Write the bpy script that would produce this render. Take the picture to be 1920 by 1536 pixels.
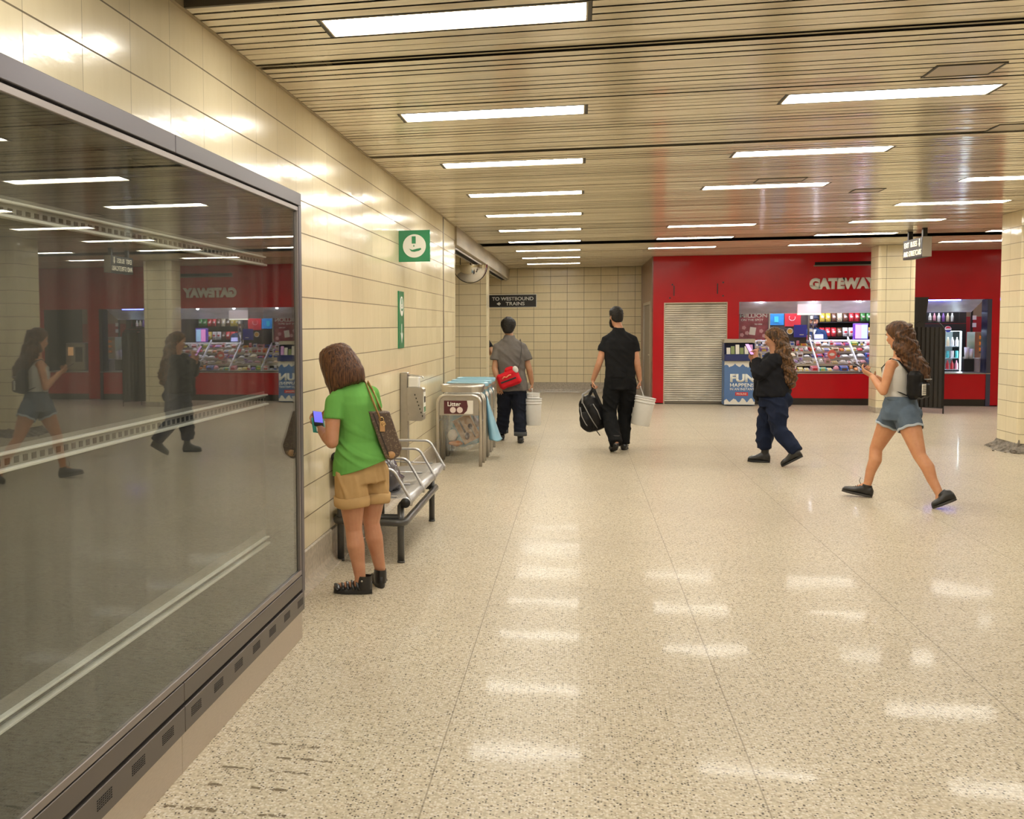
import bpy, bmesh, math, random
from math import sin, cos, pi, radians as R
from mathutils import Vector, Matrix, noise

for o in list(bpy.data.objects):
    bpy.data.objects.remove(o)
SC = bpy.context.scene
COL = SC.collection
random.seed(11)

# ------------------------------------------------------------------ camera
cam_data = bpy.data.cameras.new('camera')
cam = bpy.data.objects.new('camera', cam_data)
COL.objects.link(cam)
SC.camera = cam
FPX, CX, CY = 1953.434, 671.358, 720.154
YAW, PITCH, ROLL = 0.208380, 0.0553247, -0.0075149
cam_data.sensor_fit = 'HORIZONTAL'
cam_data.sensor_width = 36.0
cam_data.lens = FPX * 36.0 / 1920.0
cam_data.shift_x = (960 - CX) / 1920.0
cam_data.shift_y = (CY - 768) / 1920.0
cam_data.clip_start = 0.05
_f = Vector((-sin(YAW) * cos(PITCH), cos(YAW) * cos(PITCH), -sin(PITCH)))
_r = Vector((cos(YAW), sin(YAW), 0))
_u = _r.cross(_f)
_r2 = cos(ROLL) * _r + sin(ROLL) * _u
_u2 = -sin(ROLL) * _r + cos(ROLL) * _u
cam.matrix_world = Matrix(((_r2.x, _u2.x, -_f.x, 0.0), (_r2.y, _u2.y, -_f.y, 0.0), (_r2.z, _u2.z, -_f.z, 1.64), (0, 0, 0, 1)))

# ------------------------------------------------------------------ view and world
SC.view_settings.view_transform = 'Standard'
SC.view_settings.look = 'None'
SC.view_settings.gamma = 1
SC.view_settings.use_curve_mapping = False
SC.view_settings.exposure = 0.0
w = bpy.data.worlds.new('world')
SC.world = w
w.use_nodes = True
w.node_tree.nodes['Background'].inputs[0].default_value = (0.5, 0.42, 0.32, 1)
w.node_tree.nodes['Background'].inputs[1].default_value = 0.02
LAMP_COLOR = (1.0, 0.965, 0.88)
LAMP_POWER = 29.0
SHOP_COLOR = (0.80, 0.84, 1.0)

# main dimensions of the concourse (metres; camera stands at x = y = 0)
CEIL = 3.02
XW = -1.688            # left wall
YC = 14.57             # end of the left wall
YB = 25.942            # back wall
YS = 22.206            # shop front
SLAT0, ROWP = 4.79, 2.145
PITCHS = ROWP / 21.0

# ------------------------------------------------------------------ helpers
ORG = {}
MATS = {}


def tag(o, label=None, cat=None, group=None, kind=None):
    if label: o['label'] = label
    if cat: o['category'] = cat
    if group: o['group'] = group
    if kind: o['kind'] = kind
    return o


def thing(name, label, cat, loc, rz=0.0, group=None):
    o = bpy.data.objects.new(name, None)
    COL.objects.link(o)
    o.location = loc
    o.rotation_euler = (0, 0, rz)
    o.empty_display_size = 0.1
    ORG[o.name] = Vector(loc)
    tag(o, label, cat, group)
    return o


def link_mesh(name, me, mat, parent, local):
    o = bpy.data.objects.new(name, me)
    COL.objects.link(o)
    if mat is not None and not me.materials:
        me.materials.append(mat)
    if parent is not None:
        org = ORG[parent.name]
        if not local:
            for v in me.vertices: v.co -= org
        o.parent = parent
        ORG[o.name] = org
    else:
        ORG[o.name] = Vector((0, 0, 0))
    return o


def frame_of(d, side=None):
    d = d.normalized()
    s = Vector(side) if side is not None else (Vector((0, 0, 1)) if abs(d.z) < 0.95 else Vector((1, 0, 0)))
    x = s.cross(d)
    if x.length < 1e-5: x = Vector((1, 0, 0)).cross(d)
    x.normalize()
    y = d.cross(x).normalized()
    return x, y


class MB:
    def __init__(s):
        s.v, s.f, s.mi, s.mats = [], [], [], []
        s.cur = 0
        s.smooth = False
        s.sm = []

    def mat(s, m):
        if m not in s.mats: s.mats.append(m)
        s.cur = s.mats.index(m)
        return s

    def add(s, vs, fs):
        b = len(s.v)
        s.v += [tuple(v) for v in vs]
        for f in fs:
            s.f.append(tuple(b + i for i in f))
            s.mi.append(s.cur)
            s.sm.append(s.smooth)

    def box(s, a, b, bev=0.0, rot=None, c=None):
        x0, y0, z0 = [min(a[i], b[i]) for i in range(3)]
        x1, y1, z1 = [max(a[i], b[i]) for i in range(3)]
        if bev > 0:
            e = min(bev, (x1 - x0) * .45, (y1 - y0) * .45, (z1 - z0) * .45)
            vs, idx = [], {}
            for k, (x, sx) in enumerate(((x0, 1), (x1, -1))):
                for j, (y, sy) in enumerate(((y0, 1), (y1, -1))):
                    for i, (z, sz) in enumerate(((z0, 1), (z1, -1))):
                        idx[(k, j, i, 0)] = len(vs); vs.append(Vector((x, y + sy * e, z + sz * e)))
                        idx[(k, j, i, 1)] = len(vs); vs.append(Vector((x + sx * e, y, z + sz * e)))
                        idx[(k, j, i, 2)] = len(vs); vs.append(Vector((x + sx * e, y + sy * e, z)))
            fs = []
            for k in (0, 1):
                fs.append([idx[(k, 0, 0, 0)], idx[(k, 1, 0, 0)], idx[(k, 1, 1, 0)], idx[(k, 0, 1, 0)]])
                fs.append([idx[(0, k, 0, 1)], idx[(1, k, 0, 1)], idx[(1, k, 1, 1)], idx[(0, k, 1, 1)]])
                fs.append([idx[(0, 0, k, 2)], idx[(1, 0, k, 2)], idx[(1, 1, k, 2)], idx[(0, 1, k, 2)]])
                for j in (0, 1):
                    fs.append([idx[(k, j, 0, 0)], idx[(k, j, 1, 0)], idx[(k, j, 1, 1)], idx[(k, j, 0, 1)]])
                    fs.append([idx[(k, 0, j, 0)], idx[(k, 1, j, 0)], idx[(k, 1, j, 2)], idx[(k, 0, j, 2)]])
                    fs.append([idx[(0, k, j, 1)], idx[(1, k, j, 1)], idx[(1, k, j, 2)], idx[(0, k, j, 2)]])
                    for i in (0, 1):
                        fs.append([idx[(k, j, i, 0)], idx[(k, j, i, 1)], idx[(k, j, i, 2)]])
        else:
            vs = [Vector(p) for p in ((x0, y0, z0), (x1, y0, z0), (x1, y1, z0), (x0, y1, z0), (x0, y0, z1), (x1, y0, z1), (x1, y1, z1), (x0, y1, z1))]
            fs = [(3, 2, 1, 0), (4, 5, 6, 7), (0, 1, 5, 4), (1, 2, 6, 5), (2, 3, 7, 6), (3, 0, 4, 7)]
        if rot is not None:
            c = Vector(c) if c is not None else Vector(((x0 + x1) / 2, (y0 + y1) / 2, (z0 + z1) / 2))
            vs = [rot @ (v - c) + c for v in vs]
        s.add(vs, fs)
        return s

    def prism(s, pts, d, closed=True):
        # pts: polygon in space, d: extrusion vector
        n = len(pts)
        pts = [Vector(p) for p in pts]; d = Vector(d)
        s.add(pts + [p + d for p in pts], [tuple(range(n))[::-1], tuple(range(n, 2 * n))] + [(i, (i + 1) % n, n + (i + 1) % n, n + i) for i in range(n)])
        return s

    def rings(s, rs, cap=True):
        n = len(rs[0])
        b = [v for r in rs for v in r]
        fs = []
        for k in range(len(rs) - 1):
            for i in range(n):
                j = (i + 1) % n
                fs.append((k * n + i, k * n + j, (k + 1) * n + j, (k + 1) * n + i))
        if cap:
            fs.append(tuple(range(n))[::-1])
            fs.append(tuple(range((len(rs) - 1) * n, len(rs) * n)))
        s.add(b, fs)
        return s

    def tube(s, pts, r, n=10, side=None, r2=None, cap=True):
        pts = [Vector(p) for p in pts]
        rr = r if isinstance(r, (list, tuple)) else [r] * len(pts)
        rs = []
        px = None
        for i, p in enumerate(pts):
            a = pts[max(i - 1, 0)]; b = pts[min(i + 1, len(pts) - 1)]
            d = (b - a)
            x, y = frame_of(d, side)
            if px is not None and side is None:
                t = d.normalized()
                x = (px - t * px.dot(t))
                x.normalize(); y = t.cross(x)
            px = x
            q = rr[i]
            rs.append([p + x * cos(2 * pi * k / n) * q + y * sin(2 * pi * k / n) * (q if r2 is None else q * r2) for k in range(n)])
        s.rings(rs, cap)
        return s

    def ball(s, c, r, n=12, m=8, rot=None):
        if not isinstance(r, (list, tuple)): r = (r, r, r)
        c = Vector(c)
        vs = [Vector((0, 0, -r[2]))]
        for j in range(1, m):
            t = -pi / 2 + pi * j / m
            for i in range(n):
                a = 2 * pi * i / n
                vs.append(Vector((r[0] * cos(t) * cos(a), r[1] * cos(t) * sin(a), r[2] * sin(t))))
        vs.append(Vector((0, 0, r[2])))
        if rot is not None: vs = [rot @ v for v in vs]
        vs = [v + c for v in vs]
        fs = []
        for i in range(n):
            fs.append((0, 1 + (i + 1) % n, 1 + i))
            for j in range(m - 2):
                a = 1 + j * n
                fs.append((a + i, a + (i + 1) % n, a + n + (i + 1) % n, a + n + i))
            a = 1 + (m - 2) * n
            fs.append((a + i, a + (i + 1) % n, len(vs) - 1))
        s.add(vs, fs)
        return s

    def build(s, name, mat=None, parent=None, local=False):
        me = bpy.data.meshes.new(name)
        me.from_pydata(s.v, [], s.f)
        if s.mats:
            for m in s.mats: me.materials.append(m)
            me.polygons.foreach_set('material_index', s.mi)
        me.polygons.foreach_set('use_smooth', s.sm)
        bm = bmesh.new(); bm.from_mesh(me)
        bmesh.ops.recalc_face_normals(bm, faces=bm.faces)
        bm.to_mesh(me); bm.free()
        me.update()
        return link_mesh(name, me, mat, parent, local)


def arc(c, r, a0, a1, n, ax=(1, 0, 0), ay=(0, 0, 1)):
    c = Vector(c); ax = Vector(ax); ay = Vector(ay)
    return [c + ax * cos(a0 + (a1 - a0) * i / n) * r + ay * sin(a0 + (a1 - a0) * i / n) * r for i in range(n + 1)]


def round_path(pts, r, n=5):
    pts = [Vector(p) for p in pts]
    out = [pts[0]]
    for i in range(1, len(pts) - 1):
        a, b, c = pts[i - 1], pts[i], pts[i + 1]
        d1 = (a - b).normalized(); d2 = (c - b).normalized()
        q = min(r, (a - b).length * .49, (c - b).length * .49)
        for k in range(n + 1):
            t = k / n
            out.append((b + d1 * q) * (1 - t) ** 2 + b * 2 * t * (1 - t) + (b + d2 * q) * t * t)
    out.append(pts[-1])
    return out


def text(name, body, mat, parent, pos, rot, height, width=None, bold=0.0, ext=0.004, align='CENTER', shear=0.0):
    cu = bpy.data.curves.new(name, 'FONT')
    cu.body = body
    cu.size = 1.0
    cu.offset = bold
    cu.extrude = 0.0
    cu.shear = shear
    cu.align_x = 'CENTER'
    cu.align_y = 'CENTER'
    t = bpy.data.objects.new(name, cu)
    COL.objects.link(t)
    dg = bpy.context.evaluated_depsgraph_get()
    dg.update()
    me = bpy.data.meshes.new_from_object(t.evaluated_get(dg))
    bpy.data.objects.remove(t)
    xs = [v.co.x for v in me.vertices]; ys = [v.co.y for v in me.vertices]
    w0 = max(xs) - min(xs); h0 = max(ys) - min(ys)
    sy = height / h0
    sx = sy if width is None else width / w0
    cx, cy = (max(xs) + min(xs)) / 2, (max(ys) + min(ys)) / 2
    from mathutils import Euler
    mr = Euler(rot).to_matrix()
    bm = bmesh.new(); bm.from_mesh(me)
    for v in bm.verts:
        v.co = Vector(((v.co.x - cx) * sx, (v.co.y - cy) * sy, 0))
    if ext > 0:
        g = bmesh.ops.extrude_face_region(bm, geom=list(bm.faces))
        for e in g['geom']:
            if isinstance(e, bmesh.types.BMVert): e.co.z += ext
        bmesh.ops.recalc_face_normals(bm, faces=bm.faces)
    for v in bm.verts: v.co = mr @ v.co + Vector(pos)
    bm.to_mesh(me); bm.free()
    me.materials.clear()
    me.name = name
    return link_mesh(name, me, mat, parent, False)


FRONT = (pi / 2, 0, 0)          # lettering seen by someone looking along +y
WEST = (pi / 2, 0, -pi / 2)     # lettering facing -x
EAST = (pi / 2, 0, pi / 2)      # lettering facing +x

# ------------------------------------------------------------------ node helpers


class NT:
    def __init__(s, name):
        s.m = bpy.data.materials.new(name)
        s.m.use_nodes = True
        s.t = s.m.node_tree
        s.b = s.t.nodes['Principled BSDF']
        s.out = s.t.nodes['Material Output']

    def n(s, ty, **kw):
        q = s.t.nodes.new(ty)
        for k, v in kw.items(): setattr(q, k, v)
        return q

    def l(s, a, b): s.t.links.new(a, b)

    def val(s, sock, v):
        if hasattr(v, 'links') or isinstance(v, bpy.types.NodeSocket): s.l(v, sock)
        else: sock.default_value = v

    def math(s, op, a, b=0.0, c=0.0):
        q = s.n('ShaderNodeMath', operation=op)
        s.val(q.inputs[0], a); s.val(q.inputs[1], b); s.val(q.inputs[2], c)
        return q.outputs[0]

    def mix(s, f, a, b):
        q = s.n('ShaderNodeMix', data_type='RGBA')
        s.val(q.inputs[0], f); s.val(q.inputs[6], a); s.val(q.inputs[7], b)
        return q.outputs[2]

    def ramp(s, f, stops):
        q = s.n('ShaderNodeValToRGB')
        s.l(f, q.inputs[0])
        e = q.color_ramp.elements
        while len(e) < len(stops): e.new(0.5)
        for i, (p, c) in enumerate(stops):
            e[i].position = p
            e[i].color = (c, c, c, 1) if not isinstance(c, tuple) else (*c, 1)
        return q.outputs[0]

    def noise(s, vec, scale, detail=3, rough=.5, dist=0.0):
        q = s.n('ShaderNodeTexNoise')
        if vec is not None: s.l(vec, q.inputs['Vector'])
        q.inputs['Scale'].default_value = scale
        q.inputs['Detail'].default_value = detail
        q.inputs['Roughness'].default_value = rough
        q.inputs['Distortion'].default_value = dist
        return q

    def pos(s):
        return s.n('ShaderNodeNewGeometry').outputs['Position']

    def obj(s):
        return s.n('ShaderNodeTexCoord').outputs['Object']

    def scaled(s, vec, sc):
        q = s.n('ShaderNodeMapping')
        s.l(vec, q.inputs[0]); q.inputs['Scale'].default_value = sc
        return q.outputs[0]

    def bump(s, h, strength=1.0, dist=1.0, normal=None):
        q = s.n('ShaderNodeBump')
        s.l(h, q.inputs['Height'])
        q.inputs['Strength'].default_value = strength
        q.inputs['Distance'].default_value = dist
        if normal is not None: s.l(normal, q.inputs['Normal'])
        return q.outputs[0]


def c4(c): return (c[0], c[1], c[2], 1)


def mat(name, col, rough=0.5, metal=0.0, spec=0.5, coat=0.0, var=0.0, vscale=8.0, bump=0.0, bscale=60.0, stretch=(1, 1, 1), emit=None, es=0.0, alpha=None, sheen=0.0, coat_r=0.05):
    if name in MATS: return MATS[name]
    t = NT(name)
    b = t.b.inputs
    b['Base Color'].default_value = c4(col)
    b['Roughness'].default_value = rough
    b['Metallic'].default_value = metal
    b['Specular IOR Level'].default_value = spec
    b['Coat Weight'].default_value = coat
    b['Coat Roughness'].default_value = coat_r
    if sheen: b['Sheen Weight'].default_value = sheen
    if var > 0:
        nz = t.noise(t.scaled(t.obj(), stretch), vscale, 4)
        k = t.ramp(nz.outputs['Fac'], [(0.3, 1 - var), (0.7, 1 + 0.0)])
        q = t.n('ShaderNodeMix', data_type='RGBA', blend_type='MULTIPLY')
        q.inputs[0].default_value = 1
        q.inputs[6].default_value = c4(col)
        t.l(k, q.inputs[7])
        t.l(q.outputs[2], b['Base Color'])
    if bump > 0:
        nz = t.noise(t.scaled(t.obj(), stretch), bscale, 3)
        t.l(t.bump(nz.outputs['Fac'], 1.0, bump), b['Normal'])
    if emit is not None:
        b['Emission Color'].default_value = c4(emit)
        b['Emission Strength'].default_value = es
    if alpha is not None:
        b['Alpha'].default_value = alpha
    MATS[name] = t.m
    return t.m


def tile_mat(name, base, h0, tw=0.4, z0=0.23, th=0.1993, vline=0.0018, hline=0.0032, tilt=0.006, rough=0.10, vdark=0.55):
    t = NT(name)
    P = t.pos()
    sx = t.n('ShaderNodeSeparateXYZ'); t.l(P, sx.inputs[0])
    nn = t.n('ShaderNodeSeparateXYZ'); t.l(t.n('ShaderNodeNewGeometry').outputs['True Normal'], nn.inputs[0])
    ax = t.math('ABSOLUTE', nn.outputs[0])
    gx = t.math('GREATER_THAN', ax, 0.6)
    hh = t.math('ADD', t.math('MULTIPLY', gx, sx.outputs[1]), t.math('MULTIPLY', t.math('SUBTRACT', 1.0, gx), sx.outputs[0]))
    hq = t.math('DIVIDE', t.math('ADD', hh, 100 * tw - h0), tw)
    zq = t.math('DIVIDE', t.math('SUBTRACT', sx.outputs[2], z0 - 10 * th), th)
    fh, fz = t.math('FRACT', hq), t.math('FRACT', zq)
    dh = t.math('MULTIPLY', t.math('MINIMUM', fh, t.math('SUBTRACT', 1.0, fh)), tw)
    dz = t.math('MULTIPLY', t.math('MINIMUM', fz, t.math('SUBTRACT', 1.0, fz)), th)
    wv = t.noise(P, 3.0, 2)
    mh = t.math('LESS_THAN', dh, vline)
    mz = t.math('LESS_THAN', dz, hline)
    cid = t.n('ShaderNodeCombineXYZ')
    t.l(t.math('FLOOR', hq), cid.inputs[0]); t.l(t.math('FLOOR', zq), cid.inputs[1])
    wn = t.n('ShaderNodeTexWhiteNoise', noise_dimensions='3D'); t.l(cid.outputs[0], wn.inputs['Vector'])
    sc = t.n('ShaderNodeSeparateColor'); t.l(wn.outputs['Color'], sc.inputs[0])
    shade = t.ramp(wn.outputs['Value'], [(0.0, 0.93), (1.0, 1.0)])
    col = t.n('ShaderNodeMix', data_type='RGBA', blend_type='MULTIPLY')
    col.inputs[0].default_value = 1; col.inputs[6].default_value = c4(base); t.l(shade, col.inputs[7])
    st = t.noise(t.scaled(P, (7, 7, 1.2)), 3.0, 4)
    dirt = t.ramp(st.outputs['Fac'], [(0.45, 0.0), (0.8, 0.16)])
    c1 = t.mix(dirt, col.outputs[2], (base[0] * .72, base[1] * .66, base[2] * .55, 1))
    g1 = t.mix(t.math('MULTIPLY', mh, vdark), c1, (0.10, 0.065, 0.03, 1))
    c2 = t.mix(t.math('MULTIPLY', mz, 0.88), g1, (0.10, 0.065, 0.03, 1))
    t.l(c2, t.b.inputs['Base Color'])
    line = t.math('MAXIMUM', mh, mz)
    rr = t.math('ADD', rough, t.math('MULTIPLY', line, 0.5))
    t.l(rr, t.b.inputs['Roughness'])
    # each tile leans a little its own way, glaze is slightly wavy
    hA = t.math('MULTIPLY', t.math('SUBTRACT', sc.outputs[0], 0.5), t.math('MULTIPLY', fh, tw * tilt * 2))
    hB = t.math('MULTIPLY', t.math('SUBTRACT', sc.outputs[1], 0.5), t.math('MULTIPLY', fz, th * tilt * 2))
    pw = t.math('MULTIPLY', t.math('MULTIPLY', dh, dz), 0.02)
    wv2 = t.noise(t.scaled(P, (1, 1, 2.2)), 7.0, 4, .55)
    H = t.math('ADD', t.math('ADD', hA, hB), t.math('ADD', pw, t.math('MULTIPLY', wv2.outputs['Fac'], 0.0011)))
    H = t.math('SUBTRACT', H, t.math('MULTIPLY', line, 0.0008))
    t.l(t.bump(H, 1.0, 1.0), t.b.inputs['Normal'])
    t.b.inputs['Specular IOR Level'].default_value = 0.5
    MATS[name] = t.m
    return t.m


# ------------------------------------------------------------------ shared materials
CREAM = (0.81, 0.705, 0.475)
m_tileL = tile_mat('glazed_tile_left', CREAM, 3.0, tilt=0.009, rough=0.17, vdark=0.6)
m_tileB = tile_mat('glazed_tile_back', (0.87, 0.74, 0.47), -1.867, tilt=0.006, vdark=0.85, vline=0.004, hline=0.004)
m_tileP = tile_mat('glazed_tile_pier', CREAM, -2.215, tilt=0.004, vdark=0.8, vline=0.003, hline=0.0032)
m_tileC1 = tile_mat('glazed_tile_pillar', CREAM, 5.40, tilt=0.004, vdark=0.8, vline=0.003, hline=0.0032)
m_tileC2 = tile_mat('glazed_tile_near_pillar', CREAM, 14.74, tilt=0.004, vdark=0.6, hline=0.003)
m_base = mat('terrazzo_skirting', (0.56, 0.48, 0.37), 0.35, var=.35, vscale=30, coat=.2)
m_black = mat('black_satin', (0.012, 0.011, 0.010), 0.4)
m_dark = mat('dark_void', (0.010, 0.009, 0.008), 0.9)
m_steel = mat('brushed_steel', (0.62, 0.59, 0.55), 0.28, metal=1.0, var=.08, vscale=40, stretch=(1, 1, 12))
m_steel2 = mat('satin_steel_plate', (0.50, 0.47, 0.43), 0.35, metal=1.0, var=.12, vscale=12, stretch=(1, 6, 1))
m_char = mat('charcoal_tube_paint', (0.060, 0.058, 0.056), 0.35, coat=.3)
m_alu = mat('perforated_aluminium', (0.55, 0.54, 0.54), 0.33, metal=0.9, var=.1)
m_red = mat('red_shop_panel', (0.50, 0.003, 0.010), 0.3, spec=.3, coat=.22, var=.12, vscale=2.5, coat_r=.10)
m_white = mat('white_plastic', (0.80, 0.79, 0.76), 0.35)
# ------------------------------------------------------------------ floor


def floor_mat():
    t = NT('terrazzo_floor')
    P = t.pos()
    base = t.noise(P, 55, 3, .6)
    c = t.mix(t.ramp(base.outputs['Fac'], [(0.35, 0.0), (0.65, 1.0)]), (0.385, 0.325, 0.23, 1), (0.58, 0.50, 0.365, 1))
    v = t.n('ShaderNodeTexVoronoi', feature='F1'); t.l(P, v.inputs['Vector']); v.inputs['Scale'].default_value = 95
    v.inputs['Randomness'].default_value = 1
    sc = t.n('ShaderNodeSeparateColor'); t.l(v.outputs['Color'], sc.inputs[0])
    chip = t.math('MULTIPLY', t.math('LESS_THAN', v.outputs['Distance'], 0.42), t.math('LESS_THAN', sc.outputs[0], 0.16))
    chip2 = t.math('MULTIPLY', t.math('LESS_THAN', v.outputs['Distance'], 0.5), t.math('GREATER_THAN', sc.outputs[0], 0.6))
    chip3 = t.math('MULTIPLY', t.math('LESS_THAN', v.outputs['Distance'], 0.45), t.math('LESS_THAN', t.math('ABSOLUTE', t.math('SUBTRACT', sc.outputs[0], 0.24)), 0.07))
    c = t.mix(t.math('MULTIPLY', chip2, 0.7), c, (0.66, 0.61, 0.52, 1))
    c = t.mix(t.math('MULTIPLY', chip3, 0.75), c, (0.26, 0.19, 0.13, 1))
    c = t.mix(t.math('MULTIPLY', chip, 0.9), c, (0.05, 0.038, 0.028, 1))
    big = t.noise(P, 0.6, 4, .6)
    c = t.mix(t.ramp(big.outputs['Fac'], [(0.42, 0.0), (0.75, 0.30)]), c, (0.30, 0.25, 0.19, 1))
    # divider strips
    s = t.n('ShaderNodeSeparateXYZ'); t.l(P, s.inputs[0])
    X, Y = s.outputs[0], s.outputs[1]
    fx = t.math('FRACT', t.math('DIVIDE', t.math('ADD', X, 0.514 + 115.0), 1.15))
    dx = t.math('MULTIPLY', t.math('MINIMUM', fx, t.math('SUBTRACT', 1.0, fx)), 1.15)
    jx = t.math('LESS_THAN', dx, 0.003)
    jy = None
    for yv in (3.95, 6.55, 8.03, 13.98, 15.3, 18.2):
        q = t.math('LESS_THAN', t.math('ABSOLUTE', t.math('SUBTRACT', Y, yv)), 0.003 if yv < 13 else 0.009)
        jy = q if jy is None else t.math('MAXIMUM', jy, q)
    c = t.mix(t.math('MULTIPLY', jx, 0.55), c, (0.17, 0.13, 0.09, 1))
    c = t.mix(t.math('MULTIPLY', jy, 0.45), c, (0.17, 0.13, 0.09, 1))
    # old glue stains near the display case
    st = None
    for yv, x0, x1 in ((3.86, -1.22, -0.98), (3.74, -1.12, -0.9), (3.62, -1.3, -0.93), (3.47, -1.36, -1.0), (3.28, -1.4, -0.95), (3.17, -1.3, -0.9)):
        wob = t.math('MULTIPLY', t.noise(P, 14, 2).outputs['Fac'], 0.03)
        ln = t.math('LESS_THAN', t.math('ABSOLUTE', t.math('SUBTRACT', t.math('ADD', Y, wob), yv + .015)), 0.010)
        a = t.math('MULTIPLY', t.math('GREATER_THAN', X, x0), t.math('LESS_THAN', X, x1))
        q = t.math('MULTIPLY', ln, a)
        st = q if st is None else t.math('MAXIMUM', st, q)
    br = t.ramp(t.noise(P, 22, 3, .7).outputs['Fac'], [(0.47, 0.0), (0.52, 0.8)])
    c = t.mix(t.math('MULTIPLY', st, br), c, (0.085, 0.055, 0.025, 1))
    t.l(c, t.b.inputs['Base Color'])
    t.b.inputs['Roughness'].default_value = 0.34
    t.b.inputs['Specular IOR Level'].default_value = 0.06
    t.b.inputs['Coat Weight'].default_value = 0.085
    t.b.inputs['Coat Roughness'].default_value = 0.06
    t.b.inputs['Coat IOR'].default_value = 1.45
    wv = t.noise(P, 1.1, 2)
    bn = t.bump(wv.outputs['Fac'], 1.0, 0.004)
    t.l(bn, t.b.inputs['Normal'])
    t.l(bn, t.b.inputs['Coat Normal'])
    return t.m


def struct(name, mb, m=None, parent=None):
    o = mb.build(name, m, parent)
    if parent is None: o['kind'] = 'structure'
    return o


m_floor = floor_mat()
struct('floor', MB().box((-7, -5, -0.12), (12.5, 27, 0)), m_floor)

# ------------------------------------------------------------------ walls
struct('wall_left', MB().box((XW - 0.3, -5, 0), (XW, YC, CEIL + 0.45)), m_tileL)
struct('wall_pier', MB().box((-2.42, 19.8, 0), (-1.70, 20.45, CEIL)), m_tileP)
struct('wall_back', MB().box((-7, YB, 0), (1.50, YB + .2, CEIL + .45)), m_tileB)
struct('wall_right', MB().box((12.3, -5, 0), (12.5, YB, CEIL + .45)), m_tileB)
struct('wall_rear', MB().box((-1.7, -5.2, 0), (12.5, -5, CEIL + .45)), m_tileB)
struct('wall_corridor', MB().box((-7, YC, 0), (-6.8, YB, CEIL + .45)), m_tileB)
struct('wall_corridor_end', MB().box((-7, YC - .2, 0), (XW - .3, YC, CEIL + .45)), m_tileB)

# terrazzo cove skirting: rises .23 and sweeps out on to the floor
def cove(mb, a, b, out):
    a = Vector(a); b = Vector(b); o = Vector(out)
    prof = [(0, 0), (0.075, 0), (0.072, 0.008), (0.045, 0.014), (0.026, 0.03), (0.016, 0.055), (0.013, 0.09), (0.013, 0.222), (0, 0.23)]
    ra = [a + o * p + Vector((0, 0, q)) for p, q in prof]
    rb = [b + o * p + Vector((0, 0, q)) for p, q in prof]
    mb.rings([ra, rb])


mb = MB(); cove(mb, (XW, -5, 0), (XW, YC, 0), (1, 0, 0)); struct('baseboard_left', mb, m_base)
mb = MB(); cove(mb, (-6.8, YB, 0), (1.50, YB, 0), (0, -1, 0)); struct('baseboard_back', mb, m_base)
mb = MB(); cove(mb, (-2.42, 19.8, 0), (-1.70, 19.8, 0), (0, -1, 0)); struct('baseboard_pier', mb, m_base)
# metal expansion strip in the left wall
m_seam = mat('joint_strip', (0.20, 0.17, 0.13), 0.4, metal=.6)
struct('trim_1', MB().box((XW - .01, 13.26, 0.23), (XW + 0.004, 13.33, CEIL)), m_seam)
m_edge = mat('ceiling_edge_angle', (0.10, 0.085, 0.06), 0.5)
struct('trim_2', MB().box((XW, -5, CEIL - 0.004), (XW + .018, YC, CEIL + .03)), mat('edge_angle_cream', (0.42, 0.34, 0.22), 0.5))
# steel corner bead where the wall ends
struct('trim_3', MB().box((XW - .03, YC - .02, 0), (XW + .004, YC + .006, 2.78)), mat('tile_corner_bead', (0.74, 0.66, 0.48), 0.3))

# beam over the passage opening, with the grille track in its underside
m_beam = mat('beam_plaster', (0.50, 0.42, 0.29), 0.42, var=.35, vscale=3, stretch=(1, .3, 3), coat=.15)
mb = MB().mat(m_beam).box((-1.93, YC, 2.765), (-1.66, YB, CEIL + .02), .004)
mb.mat(m_dark).box((-1.83, YC + .1, 2.755), (-1.74, YB, 2.766))
mb.mat(m_steel2).box((-1.85, YC + .1, 2.735), (-1.83, YB, 2.766)).box((-1.74, YC + .1, 2.735), (-1.72, YB, 2.766))
struct('trim_4', mb)

# ------------------------------------------------------------------ ceiling: aluminium slats with open joints, dark void above


def slat_mat():
    t = NT('ceiling_slat_paint')
    P = t.pos()
    sx = t.n('ShaderNodeSeparateXYZ'); t.l(P, sx.inputs[0])
    cid = t.n('ShaderNodeCombineXYZ')
    t.l(t.math('FLOOR', t.math('DIVIDE', sx.outputs[1], PITCHS)), cid.inputs[0])
    t.l(t.math('FLOOR', t.math('DIVIDE', sx.outputs[0], 1.9)), cid.inputs[1])
    wn = t.n('ShaderNodeTexWhiteNoise'); t.l(cid.outputs[0], wn.inputs['Vector'])
    a = t.mix(wn.outputs['Value'], (0.95, 0.86, 0.66, 1), (0.88, 0.79, 0.60, 1))
    nz = t.noise(t.scaled(P, (.6, 5, 1)), 2.2, 5, .6)
    c = t.mix(t.ramp(nz.outputs['Fac'], [(0.42, 0.0), (0.72, 0.55)]), a, (0.60, 0.49, 0.34, 1))
    t.l(c, t.b.inputs['Base Color'])
    t.b.inputs['Roughness'].default_value = 0.15
    t.b.inputs['Specular IOR Level'].default_value = 0.8
    wv = t.noise(t.scaled(P, (1, 6, 1)), 2.0, 2)
    t.l(t.bump(wv.outputs['Fac'], 1.0, 0.003), t.b.inputs['Normal'])
    return t.m


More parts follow.
